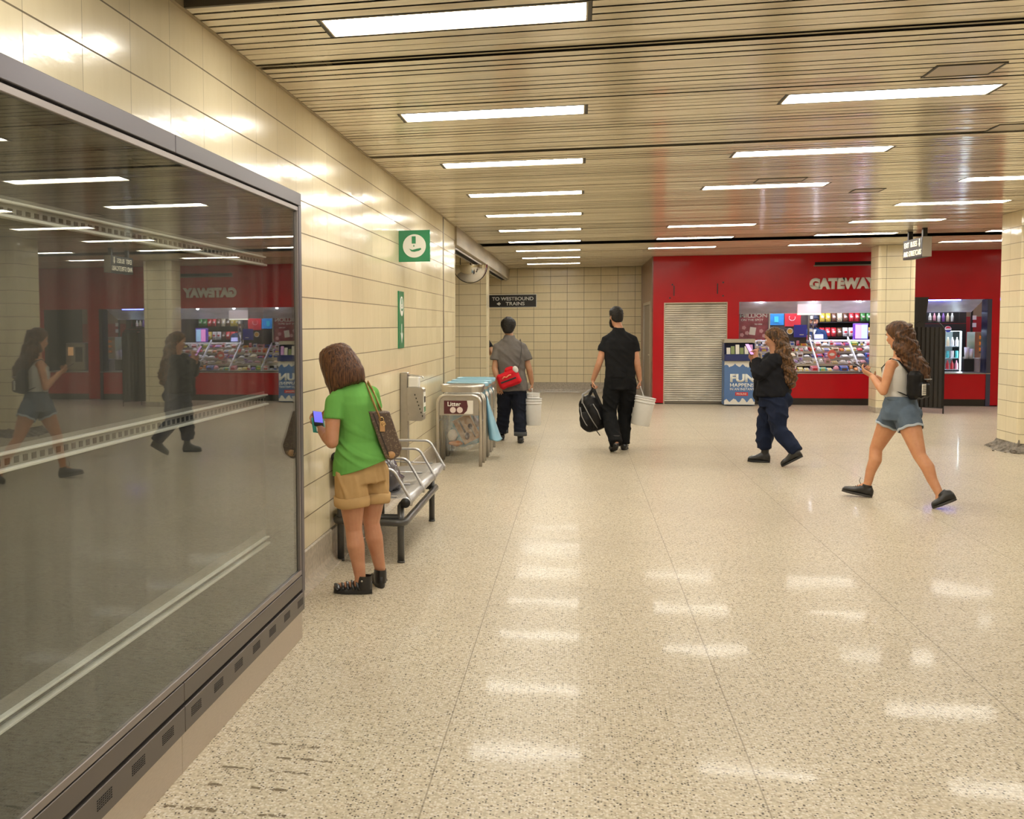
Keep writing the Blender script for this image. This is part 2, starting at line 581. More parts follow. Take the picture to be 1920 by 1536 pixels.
m_slat = slat_mat()
LIGHTS = []
for ci, (x0, ks) in enumerate(((-1.15, range(-4, 10)), (1.235, (-3, -2, -1, 1, 2, 3, 5, 6, 7)), (3.645, (-3, -2, -1, 1, 3, 4, 5, 6, 7)), (6.11, (-2, 2, 4, 6, 7)), (8.5, (3, 5, 7)))):
    for k in ks:
        LIGHTS.append((ci, k, x0, SLAT0 + ROWP * k))
rng = random.Random(5)
mb = MB()
j0 = int((-5 - SLAT0) / PITCHS) - 1
for j in range(j0, int((YB - SLAT0) / PITCHS) + 1):
    yc = SLAT0 + j * PITCHS
    if 3.45 < yc < 4.37: continue
    if 17.86 < yc < 18.42: continue
    if yc > YB - .04 or yc < -4.95: continue
    hw = 0.0412 - rng.choice((0, 0, .0008, .0016, .0024))
    x_a = -6.8 if yc > YC + .02 else XW + .004
    segs = [(x_a, 12.3)]
    if yc > YC: segs = [(x_a, -1.93), (-1.66, 12.3)]
    if yc > YS + .02:
        segs = [(x_a, -1.93), (-1.66, 1.48)]
    for (ci, k, x0, yl) in LIGHTS:
        if abs(yc - yl) < 0.13:
            ns = []
            for a, b in segs:
                if x0 - .015 > a and x0 + 1.205 < b: ns += [(a, x0 - .015), (x0 + 1.205, b)]
                else: ns.append((a, b))
            segs = ns
    dz = rng.uniform(-.0012, .0012)
    tl = rng.uniform(-.0011, .0011)
    y1 = yc + hw + (0.012 if rng.random() < .12 else 0)
    if abs(yc - 5.4) < .05 or abs(yc - 8.42) < .05: y1 -= .014; tl = .006
    for a, b in segs:
        n = 1 if b - a < 3 else 4
        for q in range(n):
            xa, xb = a + (b - a) * q / n, a + (b - a) * (q + 1) / n
            sg = 0.0
            z = CEIL + dz
            mb.add([(xa, yc - hw, z - tl), (xb, yc - hw, z - tl), (xb, y1, z + tl), (xa, y1, z + tl),
                    (xa, yc - hw, z + .0012 - tl), (xb, yc - hw, z + .0012 - tl), (xb, y1, z + .0012 + tl), (xa, y1, z + .0012 + tl)],
                   [(0, 1, 2, 3), (4, 5, 6, 7), (0, 1, 5, 4), (3, 2, 6, 7), (0, 3, 7, 4), (1, 2, 6, 5)])
struct('ceiling', mb, m_slat)
struct('ceiling_void', MB().box((-7, -5, CEIL + .45), (12.5, 27, CEIL + .5)), m_dark)
# dusty ducts glimpsed where slats are missing overhead
mb = MB(); mb.smooth = True
mb.tube([(XW + .1, 3.9, 3.34), (8, 3.7, 3.34)], .08); mb.tube([(XW + .1, 3.2, 3.30), (8, 3.3, 3.36)], .05)
o = mb.build('duct_pipe', mat('dusty_duct', (0.10, 0.08, 0.06), .8))
tag(o, 'dark dusty pipework in the open ceiling void above the display case', 'pipe')
# steel hanger angle along the open edge of the slats
struct('trim_5', MB().box((XW, 4.325, CEIL - .002), (12.2, 4.345, CEIL + .05)), m_edge)

m_lamp = mat('lamp_diffuser', (0.9, 0.9, 0.88), 0.5, emit=LAMP_COLOR, es=LAMP_POWER)
m_lframe = mat('lamp_housing_dark', (0.05, 0.045, 0.035), 0.5)
COLN = ['in the line nearest the tiled left wall', 'in the second line from the left wall', 'in the third line from the left wall', 'in the fourth line from the left wall', 'in the line farthest right']
ORDN = ['first', 'second', 'third', 'fourth', 'fifth', 'sixth', 'seventh', 'eighth', 'ninth', 'tenth', 'eleventh', 'twelfth']
cnt = {}
proto = None


def make_light(x0, yl):
    L = thing('ceiling_light', '', 'ceiling light', (x0, yl, CEIL))
    f = MB()
    a, b, c, d = x0 - .013, x0 + 1.203, yl - .150, yl + .150
    f.box((a, c, CEIL + .001), (x0 + .004, d, CEIL + .045)).box((x0 + 1.186, c, CEIL + .001), (b, d, CEIL + .045))
    f.box((x0 + .004, c, CEIL + .001), (x0 + 1.186, c + .010, CEIL + .045)).box((x0 + .004, d - .010, CEIL + .001), (x0 + 1.186, d, CEIL + .045))
    f.box((a, c, CEIL + .045), (b, d, CEIL + .09))
    f.build('housing', m_lframe, L)
    t = MB()
    t.box((x0 + .004, yl - .140, CEIL - .001), (x0 + .012, yl + .140, CEIL + .02)).box((x0 + 1.178, yl - .140, CEIL - .001), (x0 + 1.186, yl + .140, CEIL + .02))
    t.box((x0 + .012, yl - .140, CEIL - .001), (x0 + 1.178, yl - .132, CEIL + .02)).box((x0 + .012, yl + .132, CEIL - .001), (x0 + 1.178, yl + .140, CEIL + .02))
    t.build('trim_ring', mat('lamp_trim', (0.55, 0.47, 0.33), .4), L)
    MB().box((x0 + .012, yl - .132, CEIL + .006), (x0 + 1.178, yl + .132, CEIL + .016)).build('diffuser', m_lamp, L)
    return L


for (ci, k, x0, yl) in LIGHTS:
    if proto is None:
        o = proto = make_light(x0, yl)
    else:
        o = proto.copy(); COL.objects.link(o); o.location = (x0, yl, CEIL)
        for ch in list(proto.children):
            d = ch.copy(); COL.objects.link(d); d.parent = o
    o['group'] = 'recessed ceiling lights'
    if yl < 4:
        o['label'] = 'ceiling light behind the viewer, %s, %s row back' % (COLN[ci].replace('in the ', ''), ORDN[int((4.79 - yl) / 2.1) - 1])
    else:
        cnt[ci] = cnt.get(ci, 0) + 1
        o['label'] = 'glowing ceiling light, %s from the viewer %s' % (ORDN[cnt[ci] - 1], COLN[ci])

# small access panels between the slats
for i, (hx, hy, hw) in enumerate(((1.9, 10.77, .45), (2.06, 6.36, .35), (3.03, 8.3, .30), (2.95, 11.85, .3))):
    P = thing('access_panel', ['closed access panel just beyond the second lamp of the second lamp line',
                               'small access panel just nearer than the first lamp of the second line',
                               'small access panel beside the right end of a lamp near the right picture edge',
                               'small access panel in the slats beyond the third lamp of the second lamp line'][i], 'ceiling panel', (hx, hy, CEIL), group='ceiling access panels')
    a, b, c, d = hx - hw / 2, hx + hw / 2, hy - .14, hy + .14
    f = MB()
    f.box((a, c, CEIL - .006), (a + .012, d, CEIL + .002)).box((b - .012, c, CEIL - .006), (b, d, CEIL + .002))
    f.box((a + .012, c, CEIL - .006), (b - .012, c + .012, CEIL + .002)).box((a + .012, d - .012, CEIL - .006), (b - .012, d, CEIL + .002))
    f.build('frame', m_lframe, P)
    MB().box((a + .012, c + .012, CEIL - .003), (b - .012, d - .012, CEIL + .001)).build('cover', mat('panel_cover', (.5, .42, .30), .3), P)

# ------------------------------------------------------------------ tiled pillars


def pillar(name, label, x0, x1, y0, y1, m, ch, zb=0.0):
    T = thing(name, label, 'pillar', ((x0 + x1) / 2, (y0 + y1) / 2, 0))
    def ring(z, e=0.0):
        a, b, c, d = x0 - e, x1 + e, y0 - e, y1 + e
        pts = []
        for (cx, cy, a0) in ((a + ch, c + ch, pi), (b - ch, c + ch, 1.5 * pi), (b - ch, d - ch, 0), (a + ch, d - ch, .5 * pi)):
            for q in range(4): pts.append(Vector((cx + ch * cos(a0 + q * pi / 6), cy + ch * sin(a0 + q * pi / 6), z)))
        return pts
    mb = MB(); mb.rings([ring(zb), ring(CEIL)]); mb.build('shaft', m, T)
    return T, ring


T, ring = pillar('tiled_pillar', 'square cream tiled pillar in front of the red shop, hiding the end of its sign', 5.27, 5.89, 20.3, 20.86, m_tileC1, .05)
mb = MB(); mb.rings([ring(0.0, .004), ring(0.10, .004), ring(0.103, 0)]); mb.build('skirting', m_base, T)
T, ring = pillar('tiled_pillar', 'nearer cream tiled pillar at the right picture edge with a broken crumbling base', 5.37, 6.05, 14.35, 15.08, m_tileC2, .06, .115)
# broken plaster and rubble at its foot
rr = random.Random(3)
mb = MB()
n = 56
rs = []
for z, e, am in ((0.0, .13, .05), (.03, .09, .05), (.07, .03, .03), (.11, -.01, .02), (.16, -.03, .01)):
    r0 = []
    for i in range(n):
        t = i / n * 4; s = int(t); f = t - s
        cs = [(5.37, 14.35), (6.05, 14.35), (6.05, 15.08), (5.37, 15.08), (5.37, 14.35)]
        p = Vector((cs[s][0] * (1 - f) + cs[s + 1][0] * f, cs[s][1] * (1 - f) + cs[s + 1][1] * f, 0))
        d = (p - Vector((5.71, 14.715, 0))).normalized()
        jj = rr.uniform(-am, am)
        r0.append(p + d * (e + jj) + Vector((0, 0, max(0, z + (rr.uniform(-.012, .02) if z > 0 else 0)))))
    rs.append(r0)
mb.rings(rs)
mb.build('broken_plaster', mat('broken_plaster_grey', (0.30, 0.26, 0.21), .9, var=.6, vscale=25, bump=.01, bscale=40), T)
for i in range(9):
    a = rr.uniform(pi * .9, pi * 1.6)
    c = Vector((5.55 + .42 * cos(a), 14.65 + .48 * sin(a), 0))
    q = rr.uniform(.012, .035)
    b = MB(); b.ball((c.x, c.y, q * .6), (q, q * .8, q * .6), 7, 5)
    for k, v in enumerate(b.v):
        b.v[k] = tuple(Vector(v) + Vector((rr.uniform(-.2, .2) * q, rr.uniform(-.2, .2) * q, rr.uniform(0, .1) * q)))
    o = b.build('plaster_chunk', mat('broken_plaster_grey', (0, 0, 0)))
    tag(o, 'loose grey chunk of plaster lying at the broken foot of the right pillar', 'rubble', 'plaster chunks at the broken pillar foot')
# ------------------------------------------------------------------ glass display case on the left wall
XF = -1.405
D = thing('display_case', 'long glass-fronted wall display case in grey metal frame on steel plinth', 'display case', (-1.55, 3.6, 0))
m_frame = mat('mauve_grey_metal', (0.12, 0.108, 0.120), 0.42, metal=.4)
m_frame2 = mat('dark_bronze_metal', (0.135, 0.118, 0.108), 0.38, metal=.6)
Y0, Y1, YJ = 0.75, 5.255, 3.536
mb = MB()
for a, b in ((Y0, YJ - .002), (YJ + .002, Y1)):
    mb.box((XW + .002, a, 2.262), (XF, b, 2.326), .002)
mb.box((XW + .002, Y1 - .05, .25), (XF, Y1, 2.262), .002).box((XW + .002, Y0, .25), (XF, Y0 + .05, 2.262), .002)
mb.build('frame', m_frame, D)
mb = MB()
mb.box((XF - .02, Y0 + .05, 2.232), (XF - .003, Y1 - .05, 2.254), .002)
mb.box((XF - .02, Y1 - .072, .372), (XF - .003, Y1 - .054, 2.232), .002)
mb.box((XF - .02, Y0 + .05, .345), (XF - .003, Y1 - .05, .372), .002)
mb.build('glazing_bead', mat('bead_metal', (0.26, .23, .22), .3, metal=.7), D)
mb = MB()
for a, b in ((Y0, YJ - .002), (YJ + .002, Y1 - .05)):
    mb.box((XW + .002, a, .268), (XF - .002, b, .340), .002)
mb.build('sill_panel', m_frame2, D)
vents = []
for a, b in ((Y0, YJ - .002), (YJ + .002, Y1 - .012)):
    f = MB(); f.box((XW + .002, a, .155), (XF, b, .252), .002)
    pl = f.build('vent_panel', m_frame2, D)
    y = a + .06
    while y < b - .1:
        q = MB()
        for i in range(8):
            for j in range(5):
                yy = y + i * .0135
                q.box((XF - .001, yy, .192 + j * .0075), (XF + .0012, yy + .0075, .1955 + j * .0075))
        y += .251
        q.build('vent_grille', m_dark, pl)
mb = MB()
for a, b in ((Y0, YJ - .002), (YJ + .002, Y1 - .012)):
    mb.box((XW + .002, a, .0), (-1.419, b, .153), .002)
mb.build('plinth', mat('brushed_plinth', (0.60, 0.53, 0.46), 0.38, metal=.85, var=.12, vscale=30, stretch=(1, 1, 14)), D)
MB().box((XW + .01, Y0 + .02, .253), (XF - .02, Y1 - .06, .266)).build('shadow_gap', m_dark, D)
t = NT('display_glass')
sc = t.noise(t.scaled(t.pos(), (1, 5.5, .10)), 1.6, 4, .6)
veil = t.ramp(sc.outputs['Fac'], [(0.45, 0.0), (0.85, 0.06)])
tr = t.n('ShaderNodeBsdfTransparent'); tr.inputs[0].default_value = (0.90, 0.91, 0.89, 1)
gl = t.n('ShaderNodeBsdfGlossy'); gl.inputs['Roughness'].default_value = 0.0
gl.inputs[0].default_value = (0.93, 0.97, 0.95, 1)
df = t.n('ShaderNodeBsdfDiffuse'); df.inputs[0].default_value = (0.55, 0.53, 0.48, 1)
fr = t.n('ShaderNodeFresnel'); bf = t.n('ShaderNodeNewGeometry').outputs['Backfacing']
t.l(t.math('SUBTRACT', 1.52, t.math('MULTIPLY', bf, 1.52 - 1 / 1.52)), fr.inputs[0])
m1 = t.n('ShaderNodeMixShader'); t.l(fr.outputs[0], m1.inputs[0]); t.l(tr.outputs[0], m1.inputs[1]); t.l(gl.outputs[0], m1.inputs[2])
m2 = t.n('ShaderNodeMixShader'); t.l(veil, m2.inputs[0]); t.l(m1.outputs[0], m2.inputs[1]); t.l(df.outputs[0], m2.inputs[2])
t.l(m2.outputs[0], t.out.inputs[0])
xg = -1.416
sk = 0.0028
mb = MB()
ya, yb = Y0 + .05, Y1 - .06
za, zb = .350, 2.250
xa, xb = xg + sk * (4 - ya) * 0 + 0.0, xg
def gx(y): return xg - sk * (y - 4.0)
mb.add([(gx(ya), ya, za), (gx(yb), yb, za), (gx(yb), yb, zb), (gx(ya), ya, zb), (gx(ya) - .006, ya, za), (gx(yb) - .006, yb, za), (gx(yb) - .006, yb, zb), (gx(ya) - .006, ya, zb)],
       [(0, 1, 2, 3), (4, 7, 6, 5), (0, 4, 5, 1), (1, 5, 6, 2), (2, 6, 7, 3), (3, 7, 4, 0)])
mb.build('glass_pane', t.m, D)
m_cab = mat('display_lining', (0.064, 0.061, 0.058), .7, var=.3, vscale=5, stretch=(1, 4, .3))
mb = MB()
mb.box((XW + .003, Y0 + .05, .345), (-1.60, Y1 - .05, 2.26))
mb.build('back_panel', m_cab, D)
m_cabd = mat('display_inner_dark', (0.018, 0.016, 0.014), .7)
mb = MB()
mb.box((-1.599, Y0 + .05, .342), (-1.43, Y1 - .055, .349)).box((-1.599, Y0 + .05, 2.252), (-1.43, Y1 - .055, 2.261)).box((-1.599, Y1 - .06, .35), (-1.43, Y1 - .054, 2.25))
mb.build('inner_reveal', m_cabd, D)
m_rail = mat('white_rail', (0.72, 0.72, 0.68), .45)
def rails(z0, z1, holes):
    f = MB().mat(m_rail)
    f.box((-1.600, Y0 + .1, z1 - .006), (-1.578, 5.22, z1 + .002), .002).box((-1.600, Y0 + .1, z0 - .004), (-1.574, 5.22, z0 + .006), .002)
    f.mat(mat('rail_grey', (.20, .19, .175), .6))
    if not holes: f.box((-1.600, Y0 + .1, z1 + .002), (-1.597, 5.22, z1 + .045))
    if holes:
        f.box((-1.600, Y0 + .1, z0), (-1.592, 5.22, z1 - .004)).box((-1.600, Y0 + .1, z1 + .002), (-1.597, 5.22, z1 + .016))
        f.mat(m_dark)
        y = Y0 + .12
        while y < 5.2:
            f.box((-1.593, y, z0 + .013), (-1.5905, y + .026, z1 - .018)); y += .050
    f.build('shelf_rail', None, D)
rails(1.957, 2.002, True)
rails(1.240, 1.290, True)
rails(0.510, 0.545, False)
# ------------------------------------------------------------------ green wall signs
m_green = mat('sign_green', (0.012, 0.215, 0.085), 0.3, coat=.3)
m_signw = mat('sign_white', (0.78, 0.77, 0.70), 0.4)


def disc(mb, c, rx, rz, n, axis, off):
    pts = []
    for i in range(n):
        a = 2 * pi * i / n
        if axis == 'y': pts.append((c[0] + rx * cos(a), c[1], c[2] + rz * sin(a)))
        else: pts.append((c[0], c[1] + rx * cos(a), c[2] + rz * sin(a)))
    mb.prism(pts, off)


def hand_icon(mb, f, off, s=1.0):
    # f maps icon (x, z) to space
    def pr(pts): mb.prism([f(a * s, b * s) for a, b in pts], off)
    pr([(-.022, .02), (.012, .02), (.012, .082), (-.022, .082)])
    pr([(-.004, .012), (-.010, -.002), (-.004, -.008), (.002, -.002)])
    pr([(-.045, -.022), (-.018, -.034), (.022, -.024), (.056, -.018), (.060, -.030), (.040, -.042), (.0, -.050), (-.025, -.046)])


T = thing('hand_sanitizer_sign', 'green square blade sign with a white disc and hand pictogram, projecting from the wall', 'sign', (XW, 9.93, 2.25))
MB().box((XW, 9.915, 2.253), (XW + .302, 9.945, 2.553), .002).build('panel', m_green, T)
mb = MB(); disc(mb, (XW + .152, 9.915, 2.403), .111, .111, 48, 'y', (0, -.003, 0)); dc = mb.build('disc', m_signw, T)
mb = MB(); hand_icon(mb, lambda a, b: (XW + .152 + a, 9.912, 2.403 + b), (0, -.003, 0), 1.12); mb.build('pictogram', m_green, dc)
T = thing('hand_sanitizer_strip', 'tall narrow green wall sign with a disc pictogram and a downward arrow', 'sign', (XW, 9.99, 1.42))
MB().box((XW, 9.84, 1.424), (XW + .012, 10.14, 1.975), .002).build('panel', m_green, T)
mb = MB(); disc(mb, (XW + .012, 9.99, 1.83), .095, .095, 40, 'x', (.003, 0, 0)); dc = mb.build('disc', m_signw, T)
mb = MB(); hand_icon(mb, lambda a, b: (XW + .015, 9.99 + a, 1.83 + b), (.003, 0, 0), .95); mb.build('pictogram', m_green, dc)
mb = MB()
mb.prism([(XW + .012, 9.982, 1.50), (XW + .012, 9.998, 1.50), (XW + .012, 9.998, 1.66), (XW + .012, 9.982, 1.66)], (.003, 0, 0))
mb.prism([(XW + .012, 9.99, 1.475), (XW + .012, 10.05, 1.565), (XW + .012, 10.035, 1.575), (XW + .012, 9.99, 1.51), (XW + .012, 9.945, 1.575), (XW + .012, 9.93, 1.565)], (.003, 0, 0))
mb.build('arrow', m_signw, T)

# ------------------------------------------------------------------ westbound trains sign
T = thing('direction_sign', 'black wall sign reading TO WESTBOUND TRAINS with a left arrow', 'sign', (-1.59, YB, 2.08))
mb = MB(); mb.box((-2.178, YB - .02, 2.075), (-.998, YB - .004, 2.395), .003); mb.build('border', m_signw, T)
MB().box((-2.165, YB - .024, 2.087), (-1.011, YB - .0195, 2.383)).build('panel', mat('sign_black', (0.016, .013, .010), .4), T)
text('lettering', 'TO WESTBOUND', m_signw, T, (-1.58, YB - .025, 2.289), FRONT, .088, 1.01, .022)
text('lettering', 'TRAINS', m_signw, T, (-1.52, YB - .025, 2.167), FRONT, .088, .46, .022)
mb = MB(); mb.prism([(-1.975, YB - .024, 2.167), (-1.90, YB - .024, 2.215), (-1.90, YB - .024, 2.185), (-1.875, YB - .024, 2.185), (-1.875, YB - .024, 2.149), (-1.90, YB - .024, 2.149), (-1.90, YB - .024, 2.119)], (0, -.003, 0)); mb.build('arrow', m_signw, T)

# ------------------------------------------------------------------ half dome mirror under the beam
T = thing('convex_mirror', 'half-dome convex security mirror hanging below the beam at the passage', 'mirror', (-1.868, 18.5, 2.70))
m_mir = mat('mirror_chrome', (0.80, 0.80, 0.80), .04, metal=1)
rs = []
for j in range(9):
    t_ = j / 8 * pi / 2
    rs.append([Vector((-1.868 + .300 * cos(t_) * cos(pi + pi * i / 24), 18.5 - .16 * sin(t_), 2.705 + .312 * cos(t_) * sin(pi + pi * i / 24))) for i in range(25)])
mb = MB(); mb.smooth = True
vs = [v for r in rs for v in r]
mb.add(vs, [(k * 25 + i, k * 25 + i + 1, (k + 1) * 25 + i + 1, (k + 1) * 25 + i) for k in range(8) for i in range(24)])
mb.build('dome', m_mir, T)
mb = MB(); mb.smooth = True
rim = [Vector((-1.868 + .302 * cos(pi + pi * i / 24), 18.5, 2.705 + .314 * sin(pi + pi * i / 24))) for i in range(25)]
mb.tube(rim + [rim[0]], .007, 6); mb.build('rim', m_black, T)
MB().box((-2.168, 18.498, 2.69), (-1.568, 18.506, 2.706)).build('back_plate', m_black, T)
mb = MB(); mb.smooth = True; mb.tube([(-1.868, 18.50, 2.70), (-1.868, 18.52, CEIL + .005)], .010); mb.tube([(-2.05, 18.52, 2.70), (-2.05, 18.52, CEIL + .005)], .008); mb.build('bracket', m_black, T)

# ------------------------------------------------------------------ exit sign
T = thing('exit_sign', 'black hanging light box reading EXIT BUSES AND STREETCARS in glowing letters', 'sign', (4.965, 17.12, 2.6))
MB().box((4.905, 16.66, 2.595), (5.03, 17.58, 2.885), .006).build('box', m_black, T)
MB().box((4.906, 16.645, 2.593), (5.031, 16.659, 2.887), .004).build('end_cap', mat('sign_end_grey', (.36, .31, .25), .4), T)
mb = MB(); mb.box((4.94, 16.75, 2.885), (5.0, 16.81, CEIL + .003)).box((4.94, 17.43, 2.885), (5.0, 17.49, CEIL + .003)).build('hanger', m_black, T)
m_glow = mat('lit_letters', (1, .95, .8), .5, emit=(1.0, .86, .58), es=1.1)
text('lettering', 'EXIT  BUSES', m_glow, T, (4.9055, 17.20, 2.807), WEST, .080, .60, .006, .003)
text('lettering', 'AND STREETCARS', m_glow, T, (4.9055, 17.12, 2.672), WEST, .080, .84, .005, .003)
mb = MB(); mb.prism([(4.9055, 16.79, 2.745), (4.9055, 16.755, 2.80), (4.9055, 16.775, 2.80), (4.9055, 16.775, 2.865), (4.9055, 16.805, 2.865), (4.9055, 16.805, 2.80), (4.9055, 16.825, 2.80)], (-.003, 0, 0)); mb.build('arrow', m_glow, T)

# ------------------------------------------------------------------ hand sanitizer post
T = thing('sanitizer_post', 'stainless steel hand sanitizer post with pump lever dispenser against the tiled wall', 'dispenser', (-1.645, 9.97, 0))
mb = MB()
mb.box((-1.685, 9.93, 0.012), (-1.612, 10.03, 1.19), .006).box((-1.686, 9.87, 0), (-1.50, 10.09, .012), .003)
mb.build('post', m_steel2, T)
mb = MB()
prof = [(-1.612, 1.04), (-1.475, 1.04), (-1.465, 1.03), (-1.465, .745), (-1.50, .735), (-1.612, .90)]
prof2 = [(-1.612, 1.04), (-1.470, 1.04), (-1.462, 1.032), (-1.462, .742), (-1.520, .742), (-1.612, .86)]
mb.prism([(a, 9.90, b) for a, b in [(-1.612, 1.045), (-1.470, 1.045), (-1.455, 1.03), (-1.455, .735), (-1.475, .725), (-1.612, .725)]], (0, .15, 0))
bx = mb.build('dispenser_box', m_steel2, T)
mb = MB()
for i in range(7):
    mb.box((-1.54 + i * .012, 9.898, .97 - i * .034), (-1.53 + i * .012, 9.900, .985 - i * .034))
mb.box((-1.60, 9.8985, .78), (-1.598, 9.900, .80))
mb.build('slots', m_black, bx)
mb = MB(); mb.box((-1.455, 9.91, .80), (-1.451, 10.04, 1.0)); lb = mb.build('label', m_signw, T)
mb = MB(); mb.box((-1.451, 9.92, .81), (-1.4495, 10.03, .86)).build('label_band', m_green, lb)
mb = MB(); mb.box((-1.451, 9.93, .90), (-1.4495, 10.02, .96)).build('label_print', m_black, lb)
mb = MB(); mb.smooth = True
mb.tube(round_path([(-1.61, 9.97, 1.165), (-1.57, 9.97, 1.165), (-1.47, 9.97, 1.150), (-1.465, 9.97, 1.135)], .02), .007, 8)
mb.tube([(-1.545, 9.97, 1.155), (-1.545, 9.97, 1.05)], .008, 8)
mb.ball((-1.545, 9.97, 1.055), (.03, .03, .012)); mb.build('pump_lever', m_steel, T)
mb = MB(); mb.box((-1.605, 9.915, 1.045), (-1.50, 10.025, 1.15), .01); mb.build('refill_bottle', mat('clear_white_plastic', (.72, .70, .64), .25), T)

# ------------------------------------------------------------------ bench
B = thing('bench', 'metal waiting bench with perforated seats, four armrests and charcoal tube legs', 'bench', (-1.40, 7.9, 0))
ya, yb = 7.06, 8.62
for (x, y) in ((-1.625, ya), (-1.197, ya), (-1.625, yb), (-1.197, yb)):
    mb = MB(); mb.smooth = True
    mb.tube([(x, y, .012), (x, y, .40 if x > -1.5 else .50)], .024, 14)
    mb.tube([(x, y, 0), (x, y, .014)], .027, 14)
    mb.build('leg', m_char, B)
mb = MB(); mb.smooth = True
zf = .285
pa = round_path([(-1.655, ya + .1, zf), (-1.655, ya - .04, zf), (-1.165, ya - .04, zf), (-1.165, yb + .06, zf), (-1.655, yb + .06, zf), (-1.655, ya + .1, zf)], .07, 6)
mb.tube(pa, .026, 12)
mb.tube([(-1.64, ya, zf + .03), (-1.19, ya, zf + .03)], .022, 10); mb.tube([(-1.64, yb, zf + .03), (-1.19, yb, zf + .03)], .022, 10)
mb.build('base_frame', m_char, B)
for y in (ya, yb):
    mb = MB(); mb.smooth = True
    mb.tube(round_path([(-1.195, y, .33), (-1.20, y, .40), (-1.165, y, .435)], .03), [.022] * 6 + [.02] * 2, 10)
    mb.tube(round_path([(-1.625, y, .46), (-1.63, y, .60), (-1.655, y, .70)], .05), .02, 10)
    mb.build('bracket', m_char, B)
# seat / back shell: one rolled sheet
SY0, SY1 = 7.0, 8.86


def perf_mat():
    t = NT('perforated_seat')
    P = t.obj()
    s = t.n('ShaderNodeSeparateXYZ'); t.l(t.pos(), s.inputs[0])
    fx = t.math('FRACT', t.math('MULTIPLY', s.outputs[1], 62.0))
    fz = t.math('FRACT', t.math('MULTIPLY', t.math('ADD', t.math('ABSOLUTE', s.outputs[0]), s.outputs[2]), 90.0))
    a = t.math('SUBTRACT', fx, .5); b = t.math('SUBTRACT', fz, .5)
    d = t.math('ADD', t.math('MULTIPLY', a, a), t.math('MULTIPLY', b, b))
    hole = t.math('LESS_THAN', d, .075)
    inr = t.math('MULTIPLY', t.math('LESS_THAN', s.outputs[0], -1.20), t.math('GREATER_THAN', s.outputs[0], -1.60))
    hm = t.math('MULTIPLY', hole, inr)
    c = t.mix(hm, (0.47, .46, .46, 1), (0.03, .03, .03, 1))
    t.l(c, t.b.inputs['Base Color']); t.b.inputs['Metallic'].default_value = .7; t.b.inputs['Roughness'].default_value = .36
    return t.m


m_perf = perf_mat()
prof = arc((-1.155, 0, .428), .036, -1.9, pi / 2 + .1, 8)
prof = [(p.x, p.z) for p in prof] + [(-1.25, .455), (-1.40, .435), (-1.52, .425), (-1.585, .45), (-1.61, .52), (-1.625, .62), (-1.638, .70)]
prof += [(p.x, p.z) for p in arc((-1.640, 0, .735), .037, -.3, pi + .6, 8)]
mb = MB(); mb.smooth = True
for k, (a, b) in enumerate(((SY0, 7.615), (7.62, 8.235), (8.24, SY1))):
    ins = [(x, z - .004) if 0 else (x, z) for x, z in prof]
    r0 = [Vector((x, a, z)) for x, z in ins]; r1 = [Vector((x, b, z)) for x, z in ins]
    n = len(r0)
    # give the sheet 3 mm of thickness
    nor = []
    for i in range(n):
        q = (r0[min(i + 1, n - 1)] - r0[max(i - 1, 0)]).normalized()
        nor.append(Vector((q.z, 0, -q.x)))
    r0b = [r0[i] - nor[i] * .003 for i in range(n)]; r1b = [r1[i] - nor[i] * .003 for i in range(n)]
    L = [r0 + r0b[::-1], r1 + r1b[::-1]]
    mb.rings(L)
mb.build('seat_and_back', m_perf, B)
for x, z, r_ in ((-1.155, .428, .034), (-1.640, .735, .035)):
    for a_, b_ in ((SY0 - .004, SY0 + .03), (SY1 - .03, SY1 + .004)):
        mb = MB(); mb.smooth = True
        mb.tube([(x, a_, z), (x, b_, z)], r_, 20); mb.build('end_cap', m_black, B)
for y in (SY0 + .03, 7.617, 8.237, SY1 - .02):
    mb = MB(); mb.smooth = True
    mb.tube(round_path([(-1.60, y, .52), (-1.60, y, .655), (-1.245, y, .655), (-1.115, y, .43), (-1.125, y, .405)], .045, 5), .0105, 8)
    mb.tube([(-1.60, y, .47), (-1.22, y, .462)], .006, 6)
    mb.build('armrest', m_alu, B)
# crumpled grey carrier bag
def crumple(mb, c, r, amp, sc=9, seed=0, n=26, m=18, flat=None):
    b = len(mb.v); mb.smooth = True
    mb.ball(c, r, n, m)
    c = Vector(c)
    for k in range(b, len(mb.v)):
        v = Vector(mb.v[k]); d = (v - c)
        q = noise.noise(v * sc + Vector((seed, seed * .7, 0))) + .5 * abs(noise.noise(v * sc * 2.3 + Vector((seed, 0, 0))))
        v = c + d * (1 + amp * q)
        if flat is not None: v.z = max(v.z, flat)
        mb.v[k] = tuple(v)


T = thing('carrier_bag', 'crumpled dark translucent grey plastic bag with shopping on the bench seat', 'bag', (-1.36, 7.35, .45))
mb = MB(); crumple(mb, (-1.37, 7.37, .55), (.13, .14, .15), .45, 9, 3, flat=.448)
mb.build('bag', mat('smoky_plastic_film', (0.075, 0.065, 0.07), .22, coat=.5), T)
mb = MB(); crumple(mb, (-1.37, 7.37, .72), (.05, .07, .10), .6, 14, 8); mb.build('gathered_top', mat('smoky_plastic_film', (0, 0, 0)), T)

